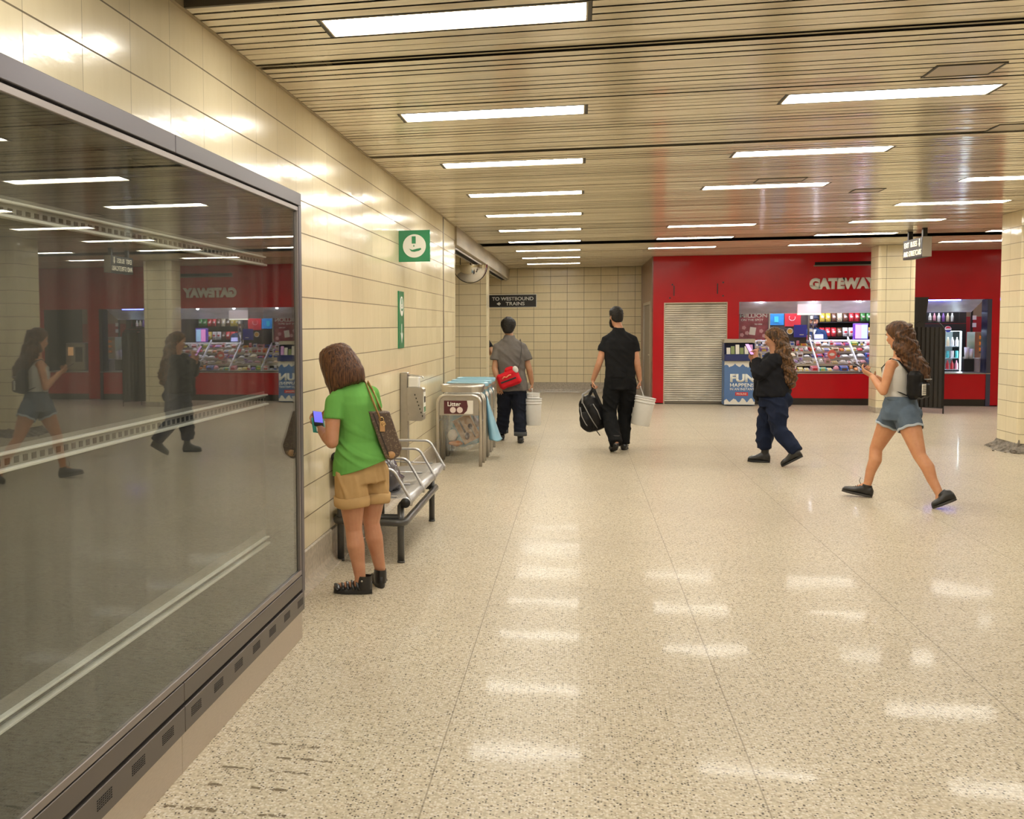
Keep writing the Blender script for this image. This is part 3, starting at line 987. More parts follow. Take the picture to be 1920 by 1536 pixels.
# ------------------------------------------------------------------ litter / recycling stands
BY = [12.08, 12.62, 13.12, 13.68]
m_bagc = NT('clear_bag_film')
tr = m_bagc.n('ShaderNodeBsdfTransparent'); tr.inputs[0].default_value = (.93, .95, .97, 1)
pb = m_bagc.n('ShaderNodeBsdfGlossy'); pb.inputs['Roughness'].default_value = .12
df = m_bagc.n('ShaderNodeBsdfDiffuse'); df.inputs[0].default_value = (.75, .78, .80, 1)
nz = m_bagc.noise(m_bagc.obj(), 30, 3)
k1 = m_bagc.n('ShaderNodeMixShader'); k1.inputs[0].default_value = .45; m_bagc.l(pb.outputs[0], k1.inputs[1]); m_bagc.l(df.outputs[0], k1.inputs[2])
k2 = m_bagc.n('ShaderNodeMixShader'); m_bagc.l(m_bagc.ramp(nz.outputs['Fac'], [(.35, .10), (.75, .5)]), k2.inputs[0])
m_bagc.l(tr.outputs[0], k2.inputs[1]); m_bagc.l(k1.outputs[0], k2.inputs[2]); m_bagc.l(k2.outputs[0], m_bagc.out.inputs[0])
m_bagb = mat('blue_bag_film', (0.22, 0.42, 0.52), .35, coat=.3)
m_maroon = mat('label_maroon', (0.09, .018, .022), .4)
m_paper = mat('paper_white', (.72, .68, .60), .5)
LBL = [('Litter', m_maroon, 'front stand of the row, labelled Litter, with a clear bag of rubbish'), ('Recycling', mat('label_purple', (.16, .10, .26), .4), 'second stand of the row, just behind the Litter stand'),
       ('Recycling', mat('label_purple', (0, 0, 0)), 'third stand of the row, second behind the Litter stand'), ('Paper', mat('label_blue', (.10, .16, .35), .4), 'rearmost stand of the row, farthest behind the Litter stand')]
for i, y in enumerate(BY):
    T = thing('litter_stand', 'steel stand, ' + LBL[i][2], 'litter bin', (-1.355, y + .15, 0), group='litter and recycling stands')
    x0, x1 = -1.605, -1.105
    for yy in (y, y + .36):
        mb = MB(); mb.smooth = True
        mb.tube(round_path([(x0, yy, .0), (x0, yy, .828), (x1, yy, .828), (x1, yy, .0)], .11, 7), .019, 12)
        mb.build('tube_frame', m_steel, T)
    mb = MB(); mb.smooth = True
    for x in (x0, x1): mb.tube([(x, y, .52), (x, y + .36, .52)], .009, 8)
    mb.build('side_rail', m_steel, T)
    mb = MB(); mb.box((x0 + .02, y - .004, .595), (x1 - .02, y + .002, .812)); pl = mb.build('front_plate', m_steel2, T)
    mb = MB(); mb.box((-1.53, y - .0065, .612), (-1.19, y - .004, .768)); lb = mb.build('label', m_paper, pl)
    mb = MB()
    mb.prism([(-1.53, y - .0066, .612), (-1.30, y - .0066, .612), (-1.262, y - .0066, .65), (-1.25, y - .0066, .70), (-1.262, y - .0066, .768), (-1.53, y - .0066, .768)], (0, -.001, 0)).build('label_panel', LBL[i][1], pl)
    text('lettering', LBL[i][0], m_signw, pl, (-1.41, y - .0078, .727), FRONT, .052, .155 if i == 0 else .19, .02, .001)
    mb = MB()
    for cx in (-1.425, -1.345):
        disc(mb, (cx, y - .0078, .658), .035, .035, 20, 'y', (0, -.001, 0))
    ic = mb.build('prohibition_disc', mat('disc_pinkwhite', (.72, .60, .55), .5), pl)
    # chute ring on top
    mb = MB(); mb.smooth = True
    R0 = []
    for q in range(28):
        a = 2 * pi * q / 28
        cx = abs(cos(a)) ** .5 * (1 if cos(a) > 0 else -1); sy = abs(sin(a)) ** .5 * (1 if sin(a) > 0 else -1)
        R0.append((cx, sy))
    def rr_(sx, sy_, z): return [Vector((-1.33 + a * sx, y + .20 + b * sy_, z)) for a, b in R0]
    mb.smooth = False
    mb.rings([rr_(.245, .16, .86), rr_(.25, .165, .935), rr_(.235, .15, .935), rr_(.23, .145, .86)], False)
    mb.build('chute_ring', m_steel, T)
    mb = MB(); mb.smooth = True
    z1_ = .945
    fm = m_bagc.m if i in (0,) else m_bagb
    # bag folded over the ring and hanging below
    mb.rings([rr_(.256, .172, .90 if i else .915), rr_(.258, .174, z1_ - .005), rr_(.247, .162, z1_ + .004), rr_(.236, .150, z1_ - .01)], False)
    mb.build('bag_collar', m_bagb if i else m_steel, T)
    mb = MB(); mb.smooth = True
    rs = []
    for z, s_ in ((.855, .95), (.7, .96), (.52, .97), (.36, .95), (.26, .88), (.19, .72), (.165, .35)):
        ring_ = rr_(.225 * s_, .14 * s_, z)
        rs.append([v + Vector((noise.noise(v * 9) * .022, noise.noise(v * 9 + Vector((4, 2, 1))) * .022, (noise.noise(v * 6) * .04 if z < .4 else 0) + (v.x + 1.33) * (.18 if z < .3 else 0))) for v in ring_])
    mb.rings(rs, False)
    mb.build('bag', m_bagc.m if i in (0,) else m_bagb, T)
# blue corner of bag hanging out to the side
mb = MB(); mb.smooth = True
rs = []
for z, w_, x in ((.76, .012, -1.10), (.66, .035, -1.085), (.50, .085, -1.055), (.34, .125, -1.02), (.25, .15, -1.00), (.235, .165, -.99)):
    rs.append([Vector((x + w_ * .5 * cos(a) , 12.9 + w_ * 1.2 * sin(a), z + .01 * cos(3 * a))) for a in [2 * pi * k / 16 for k in range(16)]])
mb.rings(rs)
o = mb.build('blue_bag_tail', m_bagb)
tag(o, 'pale blue plastic bag corner hanging out of the recycling stands into the walkway', 'bag')
# things inside the clear bag
m_kraft = mat('kraft_paper', (0.40, 0.235, 0.115), .7, var=.2)
T = thing('paper_bag', 'brown kraft paper bag with dark spoon print inside the clear litter bag', 'paper bag', (-1.27, 12.25, .24))
rot = Matrix.Rotation(R(-28), 3, 'Y')
mb = MB(); mb.box((-1.385, 12.19, .27), (-1.175, 12.29, .58), .004, rot); pb_ = mb.build('bag', m_kraft, T)
mb = MB(); mb.smooth = True
cc = Vector((-1.28, 12.188, .425))
mb.tube([rot @ Vector((-.03, -.002, .13)) + cc, rot @ Vector((-.03, -.002, -.03)) + cc], .011, 6, r2=.15, side=(0, 1, 0))
mb.ball(rot @ Vector((-.03, -.002, -.075)) + cc, (.028, .004, .045)); mb.ball(rot @ Vector((.055, -.002, .01)) + cc, (.026, .004, .034))
mb.tube([rot @ Vector((.055, -.002, 0)) + cc, rot @ Vector((.05, -.002, -.13)) + cc], .006, 6)
mb.build('spoon_print', mat('print_brown', (.07, .045, .035), .7), pb_)
mb = MB(); crumple(mb, (-1.45, 12.26, .34), (.06, .05, .065), .3, 14, 5); o = mb.build('crumpled_napkin', mat('napkin', (.70, .64, .55), .8)); tag(o, 'crumpled white paper packet in the clear litter bag', 'rubbish')
mb = MB(); crumple(mb, (-1.41, 12.24, .25), (.075, .05, .03), .3, 20, 9); o = mb.build('orange_wrapper', mat('wrapper_orange', (.55, .20, .05), .5)); tag(o, 'orange food wrapper at the bottom of the clear litter bag', 'rubbish')
mb = MB(); mb.smooth = True; mb.tube([(-1.20, 12.24, .58), (-1.165, 12.25, .51), (-1.14, 12.26, .46)], [.014, .03, .03], 12); o = mb.build('plastic_bottle', mat('bottle_smoke', (.22, .17, .16), .15, coat=.5)); tag(o, 'small tinted plastic bottle leaning above the paper bag in the litter bag', 'bottle')
# ------------------------------------------------------------------ red kiosk front
TH = .16
mb = MB()
def fp(x0, x1, z0, z1, th=TH): mb.box((x0, YS, z0), (x1, YS + th, z1))
fp(1.50, 1.715, .02, 3.02); fp(2.952, 3.174, .02, 2.075); fp(6.25, 6.46, .02, 2.075); fp(7.80, 8.08, .02, 2.075); fp(9.25, 9.6, .02, 2.075)
fp(1.715, 9.6, 2.075, 3.02)
struct('wall_shop_front', mb, m_red)
struct('wall_shop_right', MB().box((9.6, YS, 0), (12.3, YS + .2, 3.02)), m_tileB)
m_side = mat('shop_side_panel', (0.20, 0.075, 0.045), .3, coat=.3, var=.3)
mb = MB().mat(m_side).box((1.476, YS - .001, 2.12), (1.50, YB, 3.02)).box((1.476, YS - .001, 0), (1.50, YS + .5, 2.12)).box((1.476, YB - .9, 0), (1.50, YB, 2.12))
struct('wall_shop_side', mb)
mb = MB(); mb.mat(m_steel2).box((1.470, YS + .5, 0), (1.51, YS + .58, 2.12)).box((1.470, YB - .98, 0), (1.51, YB - .9, 2.12)).box((1.470, YS + .58, 2.06), (1.51, YB - .98, 2.12))
mb.mat(mat('door_grey_brown', (.20, .155, .11), .4)).box((1.50, YS + .58, 0.01), (1.54, YB - .98, 2.06))
mb.mat(m_steel).box((1.455, YS + .66, .98), (1.50, YS + .80, 1.0))
struct('door_1', mb)
# black base at the foot of the shop counters
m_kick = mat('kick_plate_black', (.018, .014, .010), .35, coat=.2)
T = thing('shop_sign', 'raised white GATEWAY lettering on the red shop header', 'sign', (5.13, YS, 2.3))
text('lettering', 'GATEWAY', m_signw, T, (5.125, YS, 2.415), FRONT, .225, 1.26, .075, .02)
mb = MB().mat(m_dark).box((4.59, YS - .002, 2.785), (6.1, YS + .002, 2.845)); mb.mat(m_seam).box((4.57, YS - .014, 2.758), (6.1, YS, 2.785))
o = mb.build('header_slot'); tag(o, 'narrow dark slot with metal lip in the red header above the white lettering', 'vent')
mb = MB(); mb.box((1.72, YS - .001, 2.095), (1.722, YS, 3.0)); 
for i, (a, b, x, z) in enumerate(((1.90, 2.21, .018, .23), (2.745, 2.24, .018, .23))):
    o = MB().box((a, YS - .012, b), (a + x, YS, b + z - .02)).build('wall_bracket', m_black)
    tag(o, 'thin black vertical bracket left on the red panel above the %s side of the shutter' % ('left', 'right')[i], 'bracket', 'brackets above the roller shutter')
for i, (a, b) in enumerate(((1.875, 2.44), (1.83, 2.17), (2.862, 2.47), (2.862, 2.20))):
    q = MB(); disc(q, (a, YS, b), .017, .017, 14, 'y', (0, -.008, 0)); o = q.build('bolt_cap', m_black)
    tag(o, 'round black bolt cap on the red panel, %s above the shutter' % ('upper left', 'lower left', 'upper right', 'lower right')[i], 'bolt', 'bolt caps above the roller shutter')
# roller shutter
m_sh = mat('shutter_cream_slats', (0.74, 0.68, 0.56), .45, metal=.0, var=.35, vscale=2.2, stretch=(1.2, 1, 1))
T = thing('roller_shutter', 'closed dirty cream roller shutter in the left of the red shop front', 'shutter', (2.33, YS, 0))
mb = MB()
z = .05
vs = []
while z < 2.05:
    e = min(z + .045, 2.05)
    mb.add([(1.735, YS + .045, z), (2.935, YS + .045, z), (2.935, YS + .012, z + .010), (1.735, YS + .012, z + .010), (1.735, YS + .016, e - .008), (2.935, YS + .016, e - .008), (2.935, YS + .045, e), (1.735, YS + .045, e)],
           [(0, 1, 2, 3), (3, 2, 5, 4), (4, 5, 6, 7)])
    z = e
mb.build('curtain', m_sh, T)
mb = MB(); mb.box((1.715, YS + .0, 0), (1.738, YS + .06, 2.075)).box((2.932, YS + .0, 0), (2.952, YS + .06, 2.075)).box((1.738, YS + .0, 2.05), (2.932, YS + .06, 2.075)); mb.build('guide_frame', mat('shutter_guide', (.48, .40, .30), .4, metal=.4), T)
MB().box((1.738, YS + .01, .012), (2.932, YS + .04, .052)).build('bottom_bar', m_seam, T)
MB().box((1.74, YS + .01, 0), (2.93, YS + .04, .012)).build('rubber_seal', m_black, T)

# counters under the openings
def counter(x0, x1, z1, label):
    T = thing('shop_counter', label, 'counter', ((x0 + x1) / 2, YS + .3, 0), group='red shop counters')
    MB().box((x0, YS + .015, .135), (x1, YS + .7, z1 - .02)).build('red_front', m_red, T)
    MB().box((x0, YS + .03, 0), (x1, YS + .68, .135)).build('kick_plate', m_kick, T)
    MB().box((x0, YS - .005, z1 - .02), (x1, YS + .72, z1), .004).build('counter_top', m_steel, T)


counter(3.174, 6.25, .645, 'long red shop counter below the candy display in the main window')
counter(6.46, 7.80, .645, 'short red shop counter below the opening with the drinks fridge')
counter(8.08, 9.25, .645, 'red shop counter hidden behind the right pillar, seen only reflected in the glass case')
m_jamb = mat('blue_grey_jamb', (.10, .10, .16), .22, metal=.7)
o = MB().box((7.72, YS - .004, .0), (7.80, YS + .3, 2.075), .004).build('window_jamb', m_jamb); tag(o, 'shiny dark blue-grey metal jamb at the right side of the fridge opening', 'jamb')
# room behind
m_in = mat('shop_interior_dark', (.045, .035, .032), .5)
m_inr = mat('shop_interior_red', (.33, .012, .014), .4)
struct('wall_shop_rear', MB().mat(m_in).box((1.5, 25.0, 0), (6.9, 25.1, 2.6)).mat(m_inr).box((6.9, 25.0, 0), (9.6, 25.1, 1.75)).mat(mat('shop_wood', (.25, .16, .09), .5)).box((6.9, 25.0, 1.75), (9.6, 25.1, 2.6)))
struct('wall_shop_left_inner', MB().box((2.98, YS + TH, 0), (3.06, 25.0, 2.6)), m_in)
struct('wall_shop_partition', MB().box((6.30, 23.4, 0), (6.38, 25.0, 2.6)), m_in)
struct('ceiling_shop', MB().box((1.5, YS + TH, 2.55), (9.6, 25.1, 2.6)), m_white)
m_hood = mat('hood_panel', (.88, .88, .92), .35, metal=.15, var=.25, vscale=3, stretch=(1, 1, 3))
m_hoodb = mat('hood_panel_blue', (.05, .07, .62), .3, metal=.1, coat=.3)


def hood(x0, x1, label, m, y0=22.40, y1=22.92):
    T = thing('window_hood', label, 'hood', ((x0 + x1) / 2, y0, 2.0), group='sloping hoods inside the shop openings')
    mb = MB(); mb.add([(x0, y0, 2.09), (x1, y0, 2.09), (x1, y1, 1.84), (x0, y1, 1.84), (x0, y0, 2.12), (x1, y0, 2.12), (x1, y1, 1.87), (x0, y1, 1.87)], [(0, 3, 2, 1), (4, 5, 6, 7), (0, 1, 5, 4), (1, 2, 6, 5), (2, 3, 7, 6), (3, 0, 4, 7)])
    mb.build('sloped_panel', m, T)
    MB().box((x0, y1, 1.835), (x1, y1 + .02, 1.90)).build('edge_lip', m_white, T)
    return T


hood(3.18, 6.24, 'silvery sloping hood with spotlights above the candy counter', m_hood)
hood(6.46, 7.74, 'sloping hood tinted blue by the added strip above the fridge opening', m_hood, 22.40, 23.1)
o = MB().box((6.6, 22.372, 2.055), (7.3, 22.395, 2.100)).build('blue_light_strip', mat('hood_tint_glow', (.1, .1, 1), .3, emit=(.08, .10, 1.0), es=40)); tag(o, 'added blue light strip that tints the hood over the fridge opening', 'light')  # strip added to throw a blue sheen on the hood
m_spot = mat('spot_led', (1, 1, 1), .3, emit=SHOP_COLOR, es=120)
m_can = mat('spot_can', (.5, .5, .52), .3, metal=.8)
for i, x in enumerate((3.62, 4.62, 5.48, 6.02)):
    T = thing('spotlight', 'bright cool spotlight, %s along the hood over the candy counter' % ORDN[i], 'light', (x, 22.36, 2.09), group='shop spotlights')
    mb = MB(); mb.smooth = True; mb.tube([(x, 22.385, 2.10), (x, 22.385, 2.065)], .035, 14); mb.build('can', m_can, T)
    mb = MB(); mb.smooth = True; mb.ball((x, 22.385, 2.06), (.028, .028, .018)); mb.build('bulb', m_spot, T)
T = thing('tube_light', 'cool white tube light behind the window header over the candy counter', 'light', (4.7, 22.40, 2.5))
MB().box((3.3, 22.66, 2.50), (6.1, 22.74, 2.55)).build('housing', m_can, T)
MB().box((3.32, 22.67, 2.47), (6.08, 22.73, 2.50)).build('tube', mat('shop_tube', (1, 1, 1), .3, emit=SHOP_COLOR, es=95), T)
for i, (xa, xb, ya_) in enumerate(((3.3, 6.1, 23.25), (6.6, 7.7, 23.3), (8.2, 9.2, 23.3))):
    T = thing('shop_ceiling_light', 'cool white ceiling panel inside the shop above the %s' % ('candy display', 'fridge opening', 'hidden right opening')[i], 'light', (xa, ya_, 2.5), group='shop ceiling panels')
    MB().box((xa, ya_, 2.51), (xb, ya_ + .3, 2.55)).build('housing', m_can, T)
    MB().box((xa + .02, ya_ + .02, 2.495), (xb - .02, ya_ + .28, 2.51)).build('diffuser', mat('shop_panel', (1, 1, 1), .3, emit=SHOP_COLOR, es=24), T)
T = thing('lit_menu', 'small glowing pinkish white light box hanging under the hood in the shop window', 'sign', (4.57, 22.6, 1.9))
MB().box((4.34, 22.55, 1.80), (4.80, 22.57, 2.065)).build('box', m_white, T)
MB().box((4.35, 22.546, 1.835), (4.79, 22.549, 2.055)).build('screen', mat('menu_glow', (.25, .22, .22), .3, emit=(1.0, .80, .86), es=.8), T)
MB().box((4.35, 22.546, 1.805), (4.79, 22.549, 1.832)).build('colour_strip', mat('menu_strip', (1, .9, .9), .3, emit=(.95, 1.0, .80), es=1.2), T)

# posters in the left of the window
def poster(name, label, x0, x1, z0, z1, y, col, es=.25):
    T = thing(name, label, 'poster', ((x0 + x1) / 2, y, z0))
    MB().box((x0, y, z0), (x1, y + .012, z1)).build('sheet', col, T)
    return T


m_pk = mat('poster_pink_red', (.42, .10, .12), .35, var=.6, vscale=5)
T = poster('lottery_poster', 'large pink red lottery poster with white MILLION ON THE SPOT lettering in the shop window', 3.28, 3.85, 1.30, 1.90, 22.94, m_pk)
text('lettering', 'MILLION', m_signw, T, (3.565, 22.94, 1.80), FRONT, .085, .54, .03)
text('lettering', 'ON THE SPOT', m_signw, T, (3.54, 22.94, 1.71), FRONT, .045, .44, .015)
text('lettering', 'TO WIN', m_signw, T, (3.66, 22.94, 1.62), FRONT, .030, .15, .015)
MB().box((3.49, 22.93, 1.40), (3.61, 22.939, 1.56), rot=Matrix.Rotation(R(8), 3, 'Y')).build('ticket_picture', m_paper, T)
for a, b in ((3.38, 1.55), (3.44, 1.44), (3.34, 1.40), (3.72, 1.48), (3.78, 1.38)):
    mb = MB(); disc(mb, (a, 22.94, b), .045, .045, 5, 'y', (0, -.004, 0)); mb.build('star_shape', mat('poster_pale', (.60, .33, .33), .4), T)
o = MB().box((3.862, 22.90, 1.28), (3.885, 22.98, 1.92)).build('window_mullion', m_steel); tag(o, 'slim pale upright between the pink poster and the blue poster', 'post')
o = MB().box((3.89, 23.113, .66), (4.64, 23.13, 1.92)).build('notice_board', m_in); tag(o, 'dark board behind the posters left of the shop worker', 'board')
T = poster('blue_poster', 'bright blue poster on the upper left of the shop window', 3.92, 4.19, 1.60, 1.85, 23.101, mat('poster_blue', (.03, .22, .55), .35, var=.3, vscale=9))
MB().box((4.0, 23.094, 1.66), (4.08, 23.099, 1.78)).build('picture', mat('poster_cyan', (.05, .42, .52), .4), T)
T = poster('red_poster', 'red poster with a pale ring, right of the blue poster in the shop window', 4.21, 4.52, 1.57, 1.85, 23.1, mat('poster_red', (.42, .025, .035), .35))
mb = MB(); mb.smooth = True; mb.tube([(4.35 + .06 * cos(a), 23.098, 1.75 + .06 * sin(a)) for a in [pi * .8 + k * .35 for k in range(13)]], .007, 6); mb.build('ring', mat('poster_pale', (0, 0, 0)), T)
T = poster('round_sticker', 'round orange and white ringed sticker in the shop window', 4.27, 4.33, 1.44, 1.50, 23.05, m_paper)
mb = MB(); disc(mb, (4.30, 23.05, 1.47), .062, .062, 24, 'y', (0, -.006, 0)); mb.build('disc', mat('sticker_orange', (.75, .45, .10), .4), T)
mb = MB(); mb.smooth = True; mb.tube([(4.30 + .056 * cos(a), 23.042, 1.47 + .056 * sin(a)) for a in [2 * pi * k / 24 for k in range(25)]], .008, 6); mb.build('rim', m_signw, T)
T = poster('navy_poster', 'square royal blue panel at head height left of the shop worker', 4.37, 4.62, 1.345, 1.60, 23.0, mat('poster_navy', (.04, .045, .38), .3))
MB().box((4.48, 22.99, 1.39), (4.56, 22.999, 1.405)).build('price_strip', m_paper, T)
for i, (x, z) in enumerate(((4.70, 1.72), (4.69, 1.46))):
    o = MB().box((x, 23.08, z), (x + .05, 23.09, z + .065)).build('paper_note', m_signw); tag(o, 'small white paper note on the glass edge left of the worker, %s one' % ('upper', 'lower')[i], 'note', 'paper notes beside the worker')
o = MB().box((4.66, 23.09, 1.28), (4.69, 23.12, 1.88)).box((4.755, 23.09, 1.28), (4.77, 23.12, 1.88)).build('window_frame_strip', m_seam); tag(o, 'dark upright window strip left of the shop worker', 'post')

# candy display: stepped steel racks
T = thing('candy_rack', 'sloping stepped steel candy rack along the shop counter', 'rack', (4.7, 22.7, .645))
STEP = [(22.30, .66), (22.48, .80), (22.66, .92), (22.84, 1.04), (23.02, 1.15)]
for k, (y, z) in enumerate(STEP):
    mb = MB(); mb.add([(3.22, y, z), (6.2, y, z), (6.2, y + .19, z + .05), (3.22, y + .19, z + .05), (3.22, y, z - .02), (6.2, y, z - .02), (6.2, y + .19, z + .03), (3.22, y + .19, z + .03)],
                      [(0, 1, 2, 3), (4, 7, 6, 5), (0, 4, 5, 1), (1, 5, 6, 2), (2, 6, 7, 3), (3, 7, 4, 0)])
    mb.build('shelf', mat('rack_white_metal', (.74, .74, .80), .35, metal=.1), T)
    MB().box((3.22, y - .008, z - .03), (6.2, y, z + .018)).build('shelf_edge', m_steel, T)
mb = MB()
for x in (3.22, 3.95, 4.70, 5.45, 6.18):
    mb.add([(x, 22.26, .66), (x + .022, 22.26, .66), (x + .022, 23.22, 1.27), (x, 23.22, 1.27), (x, 22.26, .74), (x + .022, 22.26, .74), (x + .022, 23.22, 1.35), (x, 23.22, 1.35)], [(0, 1, 2, 3), (4, 5, 6, 7), (0, 1, 5, 4), (1, 2, 6, 5), (2, 3, 7, 6), (3, 0, 4, 7)])
mb.build('divider_rail', mat('rack_white_metal', (0, 0, 0)), T)
mb = MB()
for i in range(150): mb.box((3.23 + i * .02, 22.295, .84), (3.236 + i * .02, 22.299, .90))
mb.box((3.22, 22.293, .895), (6.2, 22.300, .903)).box((3.22, 22.293, .835), (6.2, 22.300, .841))
mb.build('wire_basket_front', m_steel, T)
MB().box((3.2, 23.22, 1.245), (6.22, 23.40, 1.285), .004).build('top_shelf', m_white, T)
MB().box((3.22, 22.27, .645), (6.2, 23.3, .66)).build('base_tray', m_black, T)
PAL = {'white': (.74, .72, .70), 'red': (.60, .03, .04), 'pink': (.70, .28, .36), 'yellow': (.72, .55, .06), 'blue': (.06, .14, .52), 'orange': (.70, .25, .04), 'teal': (.06, .48, .46), 'brown': (.14, .06, .03), 'purple': (.24, .10, .40), 'green': (.08, .32, .08), 'cream': (.70, .60, .40)}
names = list(PAL)
wts = [14, 3, 5, 2, 3, 2, 1, 2, 3, 1, 4]
TIER = ['bottom', 'second', 'middle', 'fourth', 'top']
r3 = random.Random(21)


def packet(kind, w_, d_, h_, colr):
    b = MB().mat(mat('packet_' + colr, PAL[colr], .3, coat=.4))
    if kind == 0: b.box((-w_ / 2, -d_ / 2, 0), (w_ / 2, d_ / 2, h_), .004)
    elif kind == 1:
        b.smooth = True
        b.rings([[Vector((x * w_ / 2, -d_ / 2 + q * d_ / 6, h_ * .5 + z * e)) for x, z in ((-1, 0), (-.6, .5), (0, .7), (.6, .5), (1, 0), (.6, -.4), (0, -.5), (-.6, -.4))] for q, e in ((0, .002), (1, h_ * .6), (3, h_), (5, h_ * .6), (6, .002))])
    else:
        b.smooth = True; b.tube([(0, 0, 0), (0, 0, h_ * 1.6)], w_ * .38, 12)
    if kind != 1:
        c2 = r3.choice([n_ for n_ in ('white', 'red', 'yellow', 'blue', 'brown') if n_ != colr])
        b.mat(mat('packet_' + c2, PAL[c2], .3, coat=.4)); b.smooth = False
        b.box((-w_ * .32, -d_ / 2 - .0015, h_ * .25), (w_ * .32, -d_ / 2, h_ * .8)).box((-w_ * .3, -d_ * .3, h_), (w_ * .3, d_ * .2, h_ + .001))
    return b


for k, (y, z) in enumerate(STEP):
    x = 3.27
    while x < 6.14:
        w_ = r3.uniform(.07, .16); d_ = r3.uniform(.09, .15); h_ = r3.uniform(.025, .085)
        cn = r3.choices(names, wts)[0]; kd = r3.choices((0, 1, 2), (5, 3, 1))[0]
        if kd == 2: w_ = .08; h_ = .06
        o = packet(kd, w_, d_, h_, cn).build('candy_packet')
        o.location = (x + w_ / 2, y + .095, z + .028); o.rotation_euler = (R(15), 0, R(r3.uniform(-5, 5)))
        tag(o, '%s %s on the %s step of the candy rack' % (cn, ('candy box', 'shiny snack packet', 'round candy tub')[kd], TIER[k]), 'candy', 'candy on the stepped rack')
        x += w_ + r3.uniform(.008, .03)
# row of small red and white packs on the ledge
x = 3.25
i = 0
while x < 4.75:
    o = packet(0, .07, .06, .10, 'red' if i % 2 else 'white').build('gum_pack'); o.location = (x, 23.28, 1.286)
    tag(o, '%s pack standing in the row along the ledge below the posters' % ('red' if i % 2 else 'white'), 'candy', 'packs on the ledge'); x += .082; i += 1
o = thing('round_price_ball', 'round coral red price disc standing among the candy', 'sign', (5.02, 22.6, .9))
mb = MB(); disc(mb, (5.03, 22.62, 1.00), .085, .095, 24, 'y', (0, .01, 0)); mb.build('disc', mat('coral', (.68, .14, .10), .4), o)
mb = MB(); disc(mb, (5.03, 22.618, 1.00), .05, .03, 16, 'y', (0, -.002, 0)); mb.build('print', m_paper, o)
# crisps shelving on the back wall
T = thing('crisp_rack', 'black wire shelving of crisp bags behind the worker', 'rack', (5.7, 24.4, 0))
for z in (1.31, 1.64):
    mb = MB(); mb.box((5.15, 24.35, z), (6.26, 24.7, z + .015)); 
    for i in range(45): mb.box((5.15 + i * .025, 24.345, z), (5.155 + i * .025, 24.350, z + .08))
    mb.box((5.15, 24.343, z + .075), (6.26, 24.350, z + .082)); mb.build('wire_shelf', m_black, T)
MB().box((5.12, 24.70, .0), (6.28, 24.75, 2.3)).build('back_board', m_black, T)
MB().box((5.12, 24.36, .0), (6.28, 24.70, 1.28)).build('lower_cabinet', m_black, T)
for z, seq in ((1.66, ('yellow', 'yellow', 'brown', 'cream', 'brown', 'red', 'red', 'green', 'green')), (1.335, ('red', 'red', 'red', 'brown', 'white', 'white', 'yellow', 'yellow', 'yellow'))):
    for i, cn in enumerate(seq):
        b = MB().mat(mat('packet_' + cn, PAL[cn], .3, coat=.4)); b.smooth = True
        b.rings([[Vector((sx_ * .055 * (1 if 0 < q < 5 else .96), sy_ * e, .04 * q)) for sx_, sy_ in ((-1, 0), (-.7, .7), (0, 1), (.7, .7), (1, 0), (.7, -.7), (0, -1), (-.7, -.7))] for q, e in ((0, .003), (1, .028), (2.5, .036), (4, .028), (5, .003))])
        b.mat(m_paper if cn != 'white' else mat('packet_red', (0, 0, 0))); disc(b, (0, -.036, .10), .032, .025, 12, 'y', (0, -.002, 0))
        o = b.build('crisp_bag'); o.location = (5.22 + i * .118, 24.42, z); o.rotation_euler = (R(-6), 0, R(r3.uniform(-9, 9)))
        tag(o, '%s crisp bag on the %s wire shelf behind the worker' % (cn, 'upper' if z > 1.5 else 'lower'), 'crisps', 'crisp bags behind the worker')
T = thing('lottery_terminal', 'purple framed lottery screen with pink and pale blue panels above the candy', 'screen', (5.71, 23.25, 1.285))
MB().box((5.585, 23.24, 1.29), (5.86, 23.36, 1.62), .008).build('case', mat('terminal_purple', (.14, .05, .42), .3, coat=.4), T)
MB().box((5.61, 23.234, 1.31), (5.72, 23.239, 1.595)).build('pink_screen', mat('pink_glow', (.8, .3, .6), .3, emit=(.85, .28, .62), es=1.1), T)
MB().box((5.725, 23.234, 1.31), (5.84, 23.239, 1.595)).build('blue_screen', mat('blue_glow', (.4, .6, .8), .3, emit=(.35, .62, .80), es=.9), T)
T = thing('tablet', 'small pale blue lit tablet on the ledge in front of the worker', 'tablet', (4.91, 23.3, 1.285))
rx = Matrix.Rotation(R(-12), 3, 'X')
MB().box((4.82, 23.30, 1.30), (5.01, 23.315, 1.405), .003, rx).build('body', m_black, T)
MB().box((4.828, 23.296, 1.306), (5.002, 23.2995, 1.399), 0, rx, (4.915, 23.3075, 1.3525)).build('screen', mat('tablet_glow', (.5, .5, .9), .3, emit=(.42, .42, .85), es=1.0), T)

# right hand opening: fridge, shelf, notes, warmer
m_glowf = mat('fridge_light', (1, 1, 1), .3, emit=(.75, .92, 1.0), es=16)
T = thing('drinks_fridge', 'lit glass-door drinks fridge with bottles on three shelves behind the right counter', 'fridge', (7.5, 23.9, 0))
MB().box((7.05, 23.86, .0), (7.90, 24.5, .58)).box((7.05, 24.42, .58), (7.90, 24.5, 1.60)).box((7.05, 23.86, 1.47), (7.90, 24.5, 1.60)).box((7.83, 23.86, .58), (7.90, 24.42, 1.47)).box((7.05, 23.86, .58), (7.10, 24.42, 1.47)).build('cabinet', m_black, T)
MB().box((7.12, 24.40, .62), (7.82, 24.41, 1.44)).build('inner_lining', mat('fridge_lining', (.75, .85, .88), .4), T)
MB().box((7.81, 23.90, .62), (7.825, 23.93, 1.44)).box((7.12, 23.9, 1.44), (7.82, 23.93, 1.46)).build('light_tube', m_glowf, T)
